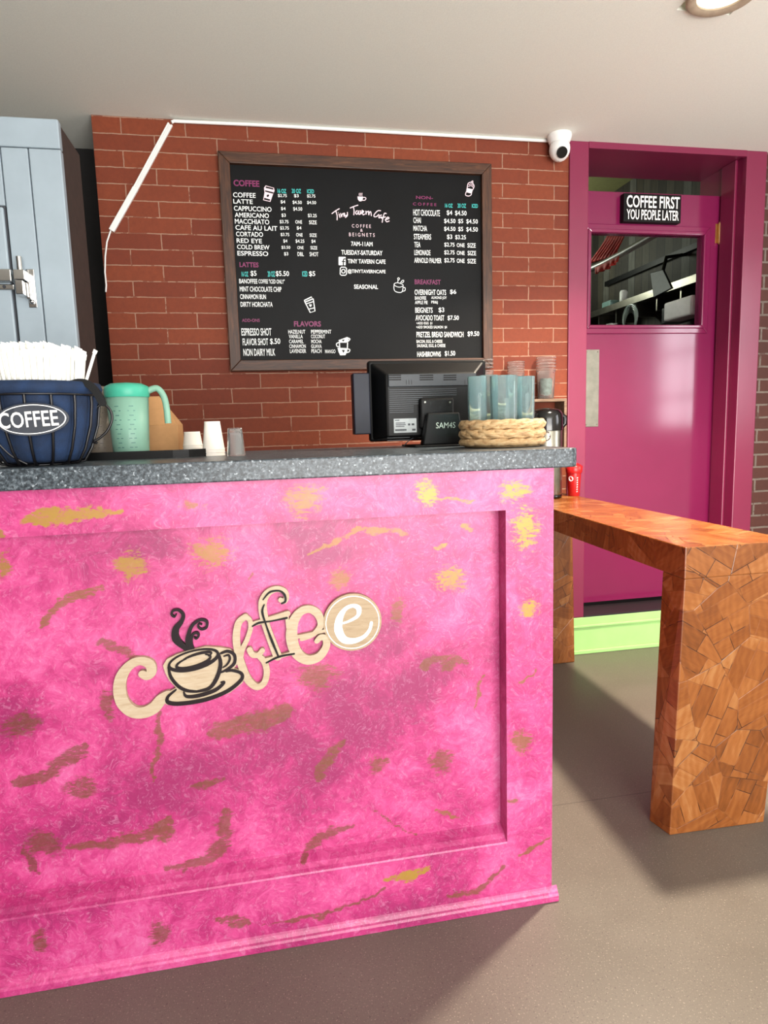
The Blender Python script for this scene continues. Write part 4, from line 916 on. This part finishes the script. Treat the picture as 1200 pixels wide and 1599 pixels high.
for pts, ws in [([(660, 140), (652, 170), (668, 225), (692, 290), (718, 352)], [4, 9, 6, 10, 6]), ([(612, 228), (640, 214), (690, 207), (752, 194)], [5, 8, 5, 8]), ([(668, 377), (720, 352), (782, 340)], [5, 8, 6]), ([(655, 120), (682, 90), (720, 84), (742, 100), (746, 126), (730, 136)], [4, 7, 6, 9, 8, 5])]: sstroke(m, pts, ws, B0, B1)
m.build('letter_seam', M_black, lf)
m = MB()
sstroke(m, [(812, 282), (860, 262), (890, 225), (880, 182), (845, 160), (806, 172), (778, 215), (772, 275), (790, 335), (832, 366), (880, 356), (910, 318), (912, 284), (892, 274), (874, 290)], [16, 20, 26, 32, 30, 32, 40, 46, 44, 38, 34, 30, 28, 24, 20], F0, F1); sstroke(m, [(790, 274), (905, 248)], [14, 12], F0, F1); m.build('letter', M_signwood, sg)
m = MB(); c_ = sp_(1020, 213); R_ = 117*SU
m.disc(c_, R_, F0-.001, F1, 56); rd = m.build('letter_disc', M_signwood2, sg); rd['label'] = 'tan disc with a white letter e'
m = MB(); m.ribbon([(c_[0]+R_*.915*math.cos(k*PI/30), c_[1]+R_*.915*math.sin(k*PI/30)) for k in range(60)], 3.2*SU, F0-.0018, F0-.001, True)
sstroke(m, [(955, 222), (1000, 210), (1040, 186), (1044, 156), (1020, 145), (988, 160), (966, 198), (962, 244), (984, 282), (1024, 288), (1064, 272), (1088, 244), (1096, 214)], [8, 9, 14, 22, 14, 16, 28, 34, 30, 22, 15, 13, 12], F0-.0018, F0-.001); m.build('white_e', M_white, rd)

# ================================================================== WOODEN TABLE
TZ = .88
tb = thing('waterfall_table', (1.34, 2.33, 0), 'varnished wooden bar table of offcut mosaic with slab legs', 'table')
P_ = [(1.158, 1.592), (1.515, 1.592), (1.512, 3.07), (1.208, 3.07)]
MB().prism(P_, TZ-.092, TZ).build('table_top', M_offcut, tb, bevel=.003)
zu = TZ-.092
MB().hexa([(1.142, 1.600, 0), (1.459, 1.592, 0), (1.462, 1.672, 0), (1.126, 1.680, 0)], [(1.160, 1.594, zu), (1.512, 1.594, zu), (1.512, 1.70, zu), (1.162, 1.70, zu)]).build('leg', M_offcut, tb, bevel=.003)
MB().hexa([(1.20, 2.977, 0), (1.541, 2.975, 0), (1.541, 3.06, 0), (1.205, 3.06, 0)], [(1.202, 2.975, zu), (1.520, 2.975, zu), (1.515, 3.068, zu), (1.205, 3.068, zu)]).build('leg', M_offcut, tb, bevel=.006)
# airpot
q = WZ(861, 779, TZ); r_ = .076; ax, ay = q[0], q[1]+.06
d_ = math.hypot(ax, ay)
top = WY(861, 637, ay)[2]; seam_ = WY(861, 672, ay)[2]
ap = thing('coffee_airpot', (ax, ay, TZ), 'stainless steel coffee airpot with black pump lid on the wooden table', 'airpot')
MB().lathe([(r_*.94, 0), (r_*1.02, .004), (r_*1.02, .016), (r_*.98, .018)], (ax, ay, TZ), 36).build('base_ring', M_blackgloss, ap)
MB().lathe([(r_*.97, .017), (r_, .024), (r_, seam_-TZ-.004), (r_*.98, seam_-TZ)], (ax, ay, TZ), 36).build('body', M_steel, ap)
h1 = seam_-TZ; h2 = top-TZ
MB().lathe([(r_*1.03, h1), (r_*1.05, h1+.02), (r_*1.06, h1+.05), (r_*1.02, h2-.030), (r_*.9, h2-.012), (r_*.55, h2-.002), (.001, h2)], (ax, ay, TZ), 36).build('pump_lid', M_blackgloss, ap)
MB().tube([(ax-r_*.9, ay-.03, TZ+h1+.07), (ax-r_*1.3, ay-.06, TZ+h1+.068), (ax-r_*1.5, ay-.07, TZ+h1+.03)], [.02, .016, .012], 12).build('spout', M_blackgloss, ap)
MB().tube([(ax+r_*.95, ay, TZ+h2-.03), (ax+r_*1.22, ay-.01, TZ+h2-.045), (ax+r_*1.22, ay-.01, TZ+h1+.03), (ax+r_*1.0, ay, TZ+h1+.01)], .012, 10).build('handle', M_blackgloss, ap)
lz = WY(861, 681, ay-r_)[2]; tv = math.atan2(-ay, -ax)
def on_cyl(rr, ang, z): return (ax+rr*math.cos(ang), ay+rr*math.sin(ang), z)
def patch(mb, half, z0, z1, rr, shape):
    n = 24; pts = []
    for k in range(n):
        a_ = 2*PI*k/n
        u, v = shape(a_); pts.append(on_cyl(rr, tv+u/r_, lz+v))
    mb.add(pts, [tuple(range(n))])
m = MB(); patch(m, 0, 0, 0, r_+.0008, lambda a_: (.023*math.cos(a_), .023*math.sin(a_))); lb = m.build('label', plain('dark_brown_label', srgb(58, 26, 26), .5), ap)
m = MB(); m.add([on_cyl(r_+.0014, tv+u/r_, lz+v) for u, v in ((-.018, .002), (.018, .002), (.018, .013), (-.018, .013))], [(0, 1, 2, 3)]); m.build('label_band', M_white, lb)
# red cup
q = WZ(901, 775, TZ); rx_, ry_ = q[0], q[1]+.03
hc = WY(901, 723, ry_)[2]-TZ; s_c = ry_*1.06/F_PX
rd_ = thing('red_tumbler', (rx_, ry_, TZ), 'red plastic tumbler with wide lid on the wooden table beside the airpot', 'cup')
MB().lathe([(8.6*s_c, 0), (9*s_c, .003), (11*s_c, hc*.68), (11*s_c, hc*.70)], (rx_, ry_, TZ), 28).build('cup_body', M_red, rd_)
MB().lathe([(12*s_c, hc*.70), (12.6*s_c, hc*.74), (13.4*s_c, hc*.90), (12*s_c, hc*.93), (8*s_c, hc*.98), (6*s_c, hc*1.0), (.0005, hc)], (rx_, ry_, TZ), 28).build('lid', M_red, rd_)
tv2 = math.atan2(-ry_, -rx_)
def oc(u, z, k=0): 
    rr = (9+2*(z/(hc*.68)))*s_c+.0008+k; return (rx_+rr*math.cos(tv2+u), ry_+rr*math.sin(tv2+u), TZ+z)
m = MB(); m.add([oc(-.45+.42*math.cos(k*PI/8)*.9, hc*.54+.0125*math.sin(k*PI/8)) for k in range(16)], [tuple(range(16))]); rl = m.build('round_mark', M_white, rd_)
m = MB()
for k in range(7):
    z = hc*(.12+.07*k); m.add([oc(.42, z), oc(.62, z+.003), oc(.60, z+.007), oc(.46, z+.006)], [(0, 1, 2, 3)])
m.build('script_mark', M_white, rd_)

# ================================================================== ON THE COUNTER
def at_top(px, py, dz=0): return WZ(px, py, ZT+dz)
# coffee basket
bc = (WY(66, 690, 1.555)[0], 1.555)
pxm = 1001/1.5
bh = WY(66, 592, 1.555-.1)[2]-ZT-.004
bk = thing('coffee_cup_basket', (bc[0], bc[1], ZT), 'navy fabric lined cup shaped wire basket full of wrapped straws', 'basket')
def pleat(a_, z): return .965+.05*abs(math.sin(8*(a_-.1)))**.6+.010*math.sin(a_*5+z*60)+.006*math.sin(a_*23-z*140)
R0 = .128
prof = [(.0005, .010), (R0*.50, .006), (R0*.64, .012), (R0*.76, .040), (R0*.88, .085), (R0*.93, .125), (R0*.935, bh*.80), (R0*.93, bh*.86)]
m = MB().shell(prof, (bc[0], bc[1], ZT), 192, True, 1, 1, pleat); 
m.build('fabric_liner', M_navy, bk)
m = MB().shell([(R0*.91, bh*.84), (R0*.99, bh*.86), (R0*1.03, bh*.93), (R0*1.0, bh*1.0), (R0*.95, bh*1.01), (R0*.90, bh*.95), (R0*.86, bh*.5), (R0*.6, .03), (.0005, .025)], (bc[0], bc[1], ZT), 102, True, 1, 1, lambda a_, z: 1+.010*math.sin(a_*9)+.006*math.sin(a_*23)); m.build('folded_collar', M_navy, bk)
m = MB()
NR = 16
for k in range(NR):
    a_ = 2*PI*k/NR+.1
    m.tube([(bc[0]+rr*math.cos(a_), bc[1]+rr*math.sin(a_), ZT+zz) for rr, zz in [(R0*.5, .0025), (R0*.66, .006), (R0*.79, .035), (R0*.92, .085), (R0*.97, .13), (R0*.97, bh*.84)]], .0030, 6)
for rr, zz in ((R0*.5, .0025), (R0*.98, bh*.85)): m.tube([(bc[0]+rr*math.cos(2*PI*k/40), bc[1]+rr*math.sin(2*PI*k/40), ZT+zz) for k in range(41)], .0026, 6)
m.build('wire_cage', M_wire, bk)
hp = [WY(x, y, 1.555) for x, y in [(146, 640), (160, 631), (172, 640), (175, 655), (168, 672), (157, 683), (145, 690)]]
P3 = smooth2([(p_[0], p_[2]) for p_ in hp], False, 6)
m = MB().tube([(bc[0]+R0*.95, 1.555, P3[0][1]+.004)]+[(x, 1.555, z) for x, z in P3]+[(bc[0]+R0*.90, 1.555, P3[-1][1]-.003)], .0028, 8); m.build('handle', M_wire, bk)
# tie bow strap flopping over the rim at the right
sp3 = [WY(x, y, 1.54) for x, y in [(118, 604), (132, 600), (146, 602), (158, 613), (168, 630)]]
m = MB(); m.ribbon(smooth2([(p_[0], p_[2]) for p_ in sp3], False, 5), [.016]*21, 1.49, 1.496); m.build('tie_strap', M_blackmatte, bk)
# left lower wire seen as a free loop
hp = [WY(x, y, 1.50) for x, y in [(-26, 640), (-12, 665), (5, 690), (25, 711), (48, 724)]]
P3 = smooth2([(p_[0], p_[2]) for p_ in hp], False, 6)
MB().tube([(x, 1.46+.02*k/len(P3), z) for k, (x, z) in enumerate(P3)], .0028, 8).build('side_wire', M_wire, bk)
# oval label
yl = 1.555-R0*1.02
q0 = WY(50, 655, yl); ew = 50*(yl*.98/F_PX); eh = 23.5*(yl*.98/F_PX)
def lab(u, v, k=0): 
    a_ = u/R0*.55
    return (q0[0]+u, yl+.006*(u/ew)**2*1.0-k-.004+.02*(v/eh)*-.25, q0[2]+v+u*.04)
m = MB(); n = 48; m.add([lab(ew*math.cos(2*PI*k/n), eh*math.sin(2*PI*k/n)) for k in range(n)]+[lab(ew*math.cos(2*PI*k/n), eh*math.sin(2*PI*k/n), -.004) for k in range(n)], [tuple(range(n))]+[(k, k+n, (k+1) % n+n, (k+1) % n) for k in range(n)])
ol = m.build('oval_badge', plain('charcoal_badge', srgb(56, 62, 74), .6), bk)
m = MB(); rp = [(ew*.93*math.cos(2*PI*k/n), eh*.90*math.sin(2*PI*k/n)) for k in range(n)]; rq = [(ew*.90*math.cos(2*PI*k/n), eh*.85*math.sin(2*PI*k/n)) for k in range(n)]
m.add([lab(u, v, .0012) for u, v in rp]+[lab(u, v, .0012) for u, v in rq], [(k, (k+1) % n, (k+1) % n+n, k+n) for k in range(n)])
m.build('badge_ring', M_white, ol)
tmpm = MB(); text_mesh([(tmpm, -ew*.93+.003, ew*.72, -eh*.47, eh*.50, 'COFFEE', .012)], 0, None)
m = MB(); m.add([lab(x, z, .0014) for x, y, z in tmpm.v], tmpm.f); m.build('badge_lettering', M_white, ol)
# straws
tops = []
sm_ = MB(); SR = .0034; SL = .22
sm_.tube([(0, 0, 0), (0, 0, SL*.97), (0, 0, SL)], [SR, SR, SR*.5], 8); 
strawm = None
def straw(x, y, z, tilt, az, label, name='wrapped_straw', L=1, group='wrapped straws in the cup basket'):
    global strawm
    if strawm is None:
        m = MB(); m.tube([(0, 0, 0), (0, 0, SL-.012)], SR, 8).add([(-SR*1.3, -.0006, SL-.014), (SR*1.3, -.0006, SL-.014), (SR*1.5, .0006, SL), (-SR*1.2, .0006, SL+.003)], [(0, 1, 2, 3)])
        o = m.build(name, M_paper, None, (0, 0, 0)); strawm = o
    else:
        o = strawm.copy(); COL.objects.link(o)
    o.name = name
    o.location = (x, y, z); o.rotation_euler = (Matrix.Rotation(az, 3, 'Z') @ Matrix.Rotation(tilt, 3, 'Y') @ Matrix.Rotation(-az+random.uniform(-.5, .5), 3, 'Z')).to_euler(); o.scale = (1, 1, L)
    return tag(o, label, 'straw', group)
rnd = random.Random(3)
cnt = 0
stz = ZT+.04
tz_target = WY(66, 541, 1.555)[2]
for ring, nn in [(0, 1)]+[(.0114*k, int(6.3*k)) for k in range(1, 9)]:
    for k in range(nn):
        a_ = 2*PI*k/nn+ring*20; rb = ring*.80; rt = ring*1.10
        x, y = bc[0]+rb*math.cos(a_), bc[1]+rb*math.sin(a_)
        tl = math.atan2(rt-rb+.004, SL)+rnd.uniform(-.004, .004)
        L_ = (tz_target-stz+rnd.uniform(-.010, .008)-.010*(ring/.08)**2)/SL/math.cos(tl)
        straw(x, y, stz, tl, a_, 'white paper wrapped straw standing upright in the navy cup basket', L=L_)
q1 = WY(133, 600, 1.53); q2 = WY(149, 547, 1.53)
d_ = Vector(q2)-Vector(q1); base = Vector(q1)-d_*.5
straw(base.x, 1.53, base.z, math.atan2(d_.x, d_.z), 0, 'lone white straw leaning out to the right of the straw bundle', L=(Vector(q2)-base).length/SL, group=None)
# white tub at the left edge
q = at_top(12, 724); 
wx = WY(-6, 700, 1.72)[0]; s7 = 1.72*1.0/F_PX
wt = thing('white_tub', (wx, 1.72, ZT), 'white lidded tub half hidden behind the navy basket at the left edge', 'tub')
MB().lathe([(29*s7, 0), (30*s7, .003), (30*s7, 15*s7), (29*s7, 16*s7)], (wx, 1.72, ZT), 36).build('base_rim', M_plastic_w, wt)
MB().lathe([(23*s7, 16*s7), (24*s7, 20*s7), (21*s7, 70*s7), (20*s7, 72*s7)], (wx, 1.72, ZT), 36).build('tub_body', M_plastic_w, wt)
# black tray
tz0 = ZT; TRZ = .010
tcx, tcy = -.33, 1.855
poly = []
tx0, tx1, ty0, ty1 = -.60, WZ(340, 710, ZT+.01)[0]+.0, 1.70, 2.04
tx1 = WY(338, 706, 1.80)[0]
for cx_, cy_, a0 in ((tx1-.10, ty0+.10, -90), (tx1-.10, ty1-.10, 0), (tx0+.1, ty1-.1, 90), (tx0+.1, ty0+.1, 180)):
    for k in range(9): a_ = math.radians(a0+90*k/8); poly.append((cx_+.1*math.cos(a_), cy_+.1*math.sin(a_)))
ty_ = thing('serving_tray', ((tx0+tx1)/2, (ty0+ty1)/2, ZT), 'black rounded serving tray under the plastic pitchers', 'tray')
MB().prism(poly, ZT, ZT+TRZ).build('tray_base', M_tray, ty_)
n = len(poly); cxm, cym = (tx0+tx1)/2, (ty0+ty1)/2
ins = [(cxm+(x-cxm)*.975, cym+(y-cym)*.965) for x, y in poly]
m = MB(); m.add([(x, y, ZT+TRZ) for x, y in poly]+[(x, y, ZT+.020) for x, y in poly]+[(x, y, ZT+.020) for x, y in ins]+[(x, y, ZT+TRZ) for x, y in ins], [(i+s*n, (i+1) % n+s*n, (i+1) % n+(s+1)*n, i+(s+1)*n) for s in range(3) for i in range(n)]); m.build('tray_rim', M_tray, ty_)
TRT = ZT+TRZ
def pitcher(px, py_base, py_top, pw, y, label, mb_body, m_lid, hsign=1, hand=True):
    x = WY(px, 660, y)[0]; dep = 1.0*(y*math.cos(YAW)+x*math.sin(YAW)); s = dep/F_PX
    h = WY(px, py_top, y)[2]-TRT; rt = pw/2*s
    o = thing('measuring_pitcher', (x, y, TRT), label, 'pitcher')
    bh_ = h*.80
    MB().shell([(.0005, .001), (rt*.78, .001), (rt*.80, .004), (rt*.94, bh_), (rt*.91, bh_), (rt*.77, .006), (.0005, .006)], (x, y, TRT), 36).build('jug_body', mb_body, o)
    MB().lathe([(rt*.96, bh_-.002), (rt*1.0, bh_+.002), (rt*1.0, h*.90), (rt*.96, h*.94), (rt*.7, h*.98), (.0005, h)], (x, y, TRT), 36).build('lid', m_lid, o)
    if hand:
        HZ = h*.90
        P = [(x+hsign*rt*.95, HZ-.004), (x+hsign*rt*1.35, HZ+.002), (x+hsign*rt*1.62, HZ-.018), (x+hsign*rt*1.72, HZ-.05), (x+hsign*rt*1.74, h*.42)]
        P = smooth2(P, False, 5); m = MB()
        m.tube([(a_, y, TRT+b_) for a_, b_ in P], [.0085]*len(P), 10); m.build('handle', mb_body, o)
    m = MB()
    for k in range(10):
        z = bh_*(.12+.078*k); ww = .022 if k % 2 == 0 else .012; rr = rt*(.80+.14*z/bh_)+.0006
        for off in (-1.95, -1.25):
            m.add([(x+rr*math.cos(off+u), y+rr*math.sin(off+u), TRT+z+v) for u, v in ((-ww/rt/2, 0), (ww/rt/2, 0), (ww/rt/2, .0022), (-ww/rt/2, .0022))], [(0, 1, 2, 3)])
    m.build('measuring_marks', M_mark if m_lid is M_teal_lid else plain('brown_marks', srgb(120, 110, 100), .6), o)
    return o
pitcher(202, 708, 597, 66, 1.80, 'frosted teal measuring pitcher with teal lid standing in front on the tray', M_teal, M_teal_lid)
pitcher(154, 706, 602, 50, 1.875, 'frosted grey measuring pitcher half hidden behind the navy basket', M_greyfrost, M_greyfrost)
pitcher(178, 706, 612, 34, 1.975, 'frosted coral pitcher behind the teal one', M_coral, M_coral, 1, False)
# kraft carton
y = 1.95; x0 = WY(226, 690, y)[0]; x1 = WY(279, 690, y)[0]; x2 = WY(289, 690, y+.06)[0]; zb = TRT; zt1 = WY(270, 663, y)[2]; zt2 = WY(240, 618, y)[2]
kb = thing('kraft_carton', ((x0+x1)/2, y+.03, TRT), 'brown kraft gable carton behind the teal pitcher', 'carton')
MB().hexa([(x0, y, zb), (x1, y, zb), (x2-.004, y+.07, zb), (x0, y+.07, zb)], [(x0, y, zt1), (x1, y, zt1), (x2-.004, y+.07, zt1), (x0, y+.07, zt1)]).build('carton_body', M_kraft, kb, bevel=.001)
xa = WY(246, 620, y)[0]
m = MB(); m.hexa([(x0, y, zt1), (x1, y, zt1), (x2-.004, y+.07, zt1), (x0, y+.07, zt1)], [(x0, y+.032, zt2), (xa, y+.032, zt2), (xa, y+.038, zt2), (x0, y+.038, zt2)]); m.build('gable_top', M_kraft, kb)
# cup stacks
def paper_stack(px, pyt, pyb, wt_, wb_, y, dz, label, mat, n=3, cat='cups', name='paper_cup_stack'):
    x = WY(px, (pyt+pyb)/2, y)[0]; s = (y*math.cos(YAW)+x*math.sin(YAW))/F_PX; zb = ZT+dz; h = WY(px, pyt, y)[2]-zb
    o = thing(name, (x, y, zb), label, cat)
    r0, r1 = wb_/2*s, wt_/2*s
    for k in range(n):
        za = .0075*(n-1-k); hh = h-za if k == 0 else .0075
        if k == 0: MB().lathe([(r0*1.03, za), (r0*1.04, za+.0025), (r0, za+.004), (r1*1.0, h-.004), (r1*1.01, h-.002), (r1*.98, h), (r1*.9, h-.004)], (x, y, zb), 32).build('cup', mat, o)
        else: MB().lathe([(r0*1.03, za), (r0*1.05, za+.0025), (r0*1.01, za+.006), (r0*1.0, za+.0074)], (x, y, zb), 32).build('cup_rim', mat, o)
    return o
paper_stack(301, 674, 704, 24, 29, 1.93, TRZ, 'short stack of upside-down white paper cups on the black tray', M_cup, 3)
paper_stack(333, 658, 712, 24, 33, 1.76, 0, 'tall stack of upside-down white paper cups beside the black tray', M_cup, 3)
x = WY(368, 690, 1.66)[0]; y = 1.66; s = 1.62/F_PX; h = WY(368, 668, y)[2]-ZT
pc = thing('clear_cup_stack', (x, y, ZT), 'stack of upside-down clear plastic cups beside the white paper cups', 'cups')
MB().shell([(14.5*s, .0005), (15*s, .003), (14*s, .005), (11*s, h-.002), (10.5*s, h), (.0005, h-.001), (.0005, h-.003), (10*s, h-.0035), (13.4*s, .004), (14.5*s, .0005)], (x, y, ZT), 32).build('cup', M_clear, pc)
MB().shell([(12.8*s, .004), (12.6*s, .006), (9.6*s, h-.012), (.0005, h-.012), (.0005, h-.014), (9*s, h-.014), (12*s, .004), (12.8*s, .004)], (x, y, ZT), 32).build('inner_cup', M_clear, pc)

# monitor -------------------------------------------------------------
YB_ = 1.98; YR = 1.90
def mp(px, py, y=YR): q = WY(px, py, y); return (q[0], q[2])
mo = thing('till_monitor', (mp(665, 700)[0], 1.90, ZT), 'black till monitor seen from behind on the counter', 'monitor')
bl = mp(576, 640, YB_)[0]; brr = mp(758, 640, YB_)[0]; bt = mp(660, 563, YB_)[1]; bb = ZT+.018
MB().box(bl, brr, YB_-.012, YB_+.02, bb, bt).build('bezel', M_blackmatte, mo, bevel=.008, bseg=3)
il, ir = mp(604, 640)[0], mp(744, 640)[0]; it, ib = mp(670, 583)[1], ZT+.03
m = MB().hexa([(bl+.006, YB_-.010, bb+.005), (brr-.006, YB_-.010, bb+.005), (brr-.006, YB_-.010, bt-.006), (bl+.006, YB_-.010, bt-.006)], [(il, YR, ib), (ir, YR, ib), (ir, YR, it), (il, YR, it)])
sh_ = m.build('back_shell', M_blackmatte, mo, bevel=.006)
a_, b_ = mp(606, 584), mp(742, 602)
m = MB().box(a_[0], ir, YR-.006, YR, b_[1], a_[1]-.001); vp = m.build('vent_panel', M_greycase, mo, bevel=.002)
for vx0, vx1 in ((607, 626), (655, 676), (692, 712)):
    m = MB()
    for k in range(3):
        p0 = mp(vx0, 586.5+k*3.4); p1 = mp(vx1, 586.5+k*3.4)
        m.box(p0[0], p1[0], YR-.0072, YR-.006, p0[1]-.0017, p0[1]+.0017)
    m.build('vent_slot', M_black, vp)
m = MB()
for lx in (634, 638, 642, 725): 
    p0 = mp(lx, 598); m.box(p0[0], p0[0]+.0012, YR-.0068, YR-.006, p0[1]-.005, p0[1]+.008)
m.build('tab_slot', M_black, vp)
m = MB()
for k in range(12):
    y_ = 609+k*3.2
    if y_ > 652: break
    p0 = mp(608, y_); p1 = mp(713 if y_ < 620 else (646 if y_ > 632 else 660), y_); m.box(p0[0], p1[0], YR-.0035, YR, p0[1]-.0012, p0[1]+.0012)
m.build('louvre', M_greycase, sh_); m = MB()
for y_ in (684, 688): p0 = mp(605, y_); p1 = mp(640, y_); m.box(p0[0], p1[0], YR-.003, YR, p0[1]-.001, p0[1]+.001)
m.build('louvre', M_greycase, sh_)
a_, b_ = mp(615, 654), mp(651, 675); m = MB().box(a_[0], b_[0], YR-.0015, YR, b_[1], a_[1]); rl_ = m.build('rating_label', plain('silver_label', srgb(196, 204, 206), .4), mo)
m = MB()
for k, (u0, u1, v) in enumerate([(.05, .25, .86), (.08, .5, .66), (.08, .52, .54), (.08, .46, .42), (.05, .55, .2), (.05, .55, .13), (.62, .72, .5), (.78, .9, .5), (.8, .95, .12)]):
    W_, H_ = b_[0]-a_[0], a_[1]-b_[1]; m.box(a_[0]+W_*u0, a_[0]+W_*u1, YR-.0019, YR-.0015, b_[1]+H_*v, b_[1]+H_*(v+(.06 if k < 6 else .14)))
m.build('label_print', M_greycase, rl_)
a_, b_ = mp(656, 622, YR-.02), mp(710, 668, YR-.02); m = MB().box(a_[0], b_[0], YR-.022, YR, b_[1], a_[1]); vm = m.build('mount_plate', M_blackmatte, mo, bevel=.006)
for px_, py_ in ((664, 628), (703, 628)): q = mp(px_, py_, YR-.022); MB().cyl((q[0], YR-.0235, q[1]), (q[0], YR-.022, q[1]), .0028, 10).build('screw', M_steel, vm)
YN = YR-.05
a_, b_, c_, d_ = mp(668, 645, YN), mp(718, 643, YN), mp(723, 704, YN), mp(660, 705, YN)
zb_ = ZT+.006
m = MB().hexa([(d_[0], YN-.012, zb_), (c_[0], YN-.012, zb_), (c_[0], YN+.03, zb_), (d_[0], YN+.03, zb_)], [(a_[0], YN, a_[1]), (b_[0], YN, a_[1]), (b_[0], YN+.024, a_[1]), (a_[0], YN+.024, a_[1])]); nk = m.build('stand_neck', M_blackmatte, mo, bevel=.004)
xm = (c_[0]+d_[0])/2
MB().box(xm-.09, xm+.09, YN-.03, YN+.16, ZT, ZT+.006).build('stand_base', M_blackmatte, mo, bevel=.003)
tmpm = MB(); p0, p1 = mp(681, 669, YN-.006), mp(711, 659, YN-.006)
text_mesh([(tmpm, p0[0], p1[0], p0[1], p1[1], 'SAM4S', .0)], 0, None)
zr_ = a_[1]-zb_
m = MB(); m.add([(x+.10*(z-p0[1]), YN-.012*(1-(z-zb_)/zr_)-.0012, z) for x, yy, z in tmpm.v], tmpm.f); m.build('brand_lettering', M_steel, nk)
a_, b_ = mp(549, 584, YB_), mp(574, 678, YB_); m = MB().box(a_[0], bl+.001, YB_-.03, YB_+.02, b_[1], a_[1]); m.build('card_reader', M_navycase, mo, bevel=.003)
p_ = [mp(x_, y_, YR-.002) for x_, y_ in ((645, 684), (636, 690), (630, 697))]
m = MB().tube([(p_[0][0], YR+.004, p_[0][1])]+[(q[0], YR-.006, q[1]) for q in p_]+[(p_[2][0]-.002, YR-.01, ZT+.003)], .0015, 6); m.build('cable', M_greycase, mo)

# woven basket with tinted cups ----------------------------------------
q = at_top(783, 700); kx, ky = q[0]+.02, q[1]+.105
kx = WY(784, 680, ky)[0]; s = (ky*math.cos(YAW)+kx*math.sin(YAW))/F_PX; KR = 62*s; KH = WY(784, 655, ky-KR)[2]-ZT
wb = thing('woven_basket', (kx, ky, ZT), 'low round woven reed basket holding tinted cups at the counter corner', 'basket')
m = MB(); m.shell([(.0005, .002), (KR*.93, .002), (KR*.93, .008), (.0005, .008)], (kx, ky, ZT), 40); m.build('basket_floor', M_reed, wb)
NB = 15; rows = 3; rowh = KH/rows
m = MB()
for r in range(rows):
    z = ZT+rowh*(r+.5); sgn = 1 if r % 2 == 0 else -1
    for ph in (0, 1):
        for k in range(NB):
            a0 = 2*PI*(k+ph*.5)/NB+r*.11; pts = []; rs = []
            for i in range(11):
                u = i/10; a_ = a0+(u-.5)*2*PI/NB*2.1
                bulge = math.sin(u*PI)**.7
                rr = KR*.985-.006+.008*bulge*(1 if ph else .85)
                zz = z+sgn*(u-.5)*rowh*.95*(1 if ph else -1)
                pts.append((kx+rr*math.cos(a_), ky+rr*math.sin(a_), min(max(zz, ZT+.0125), ZT+KH-.004))); rs.append(.003+.0055*bulge)
            m.tube(pts, rs, 7)
m.build('braided_wall', M_reed, wb)
m = MB(); m.shell([(KR*.93, .006), (KR*.95, .004), (KR*.95, KH*.95), (KR*.93, KH*.95), (KR*.93, .006)], (kx, ky, ZT), 40); m.build('basket_lining', M_reed, wb)
tops_ = [(746, 588, 30, -.008), (764, 586, 28, .050), (787, 587, 42, -.038), (820, 588, 30, .004), (803, 588, 25, .050)]
labs = ['leftmost tinted clear cup standing in the woven basket', 'second tinted clear cup from the left in the woven basket', 'widest tinted clear cup at the front of the woven basket', 'rightmost tinted clear cup standing in the woven basket', 'rearmost tinted clear cup in the woven basket']
for (px_, pt_, pw_, dy), lb_ in zip(tops_, labs):
    y = ky+dy; x = WY(px_, 620, y)[0]; s = (y*math.cos(YAW)+x*math.sin(YAW))/F_PX; r = pw_/2*s; h = WY(px_, pt_, y)[2]-ZT-.009
    o = thing('tinted_cup', (x, y, ZT+.009), lb_, 'cup', 'tinted cups in the woven basket')
    m = MB().shell([(.0005, 0), (r*.92, 0), (r*.94, .003), (r, h-.001), (r*.985, h), (r*.95, h-.001), (r*.89, .006), (.0005, .006)], (x, y, ZT+.009), 36); m.build('cup_wall', M_tealglass, o)
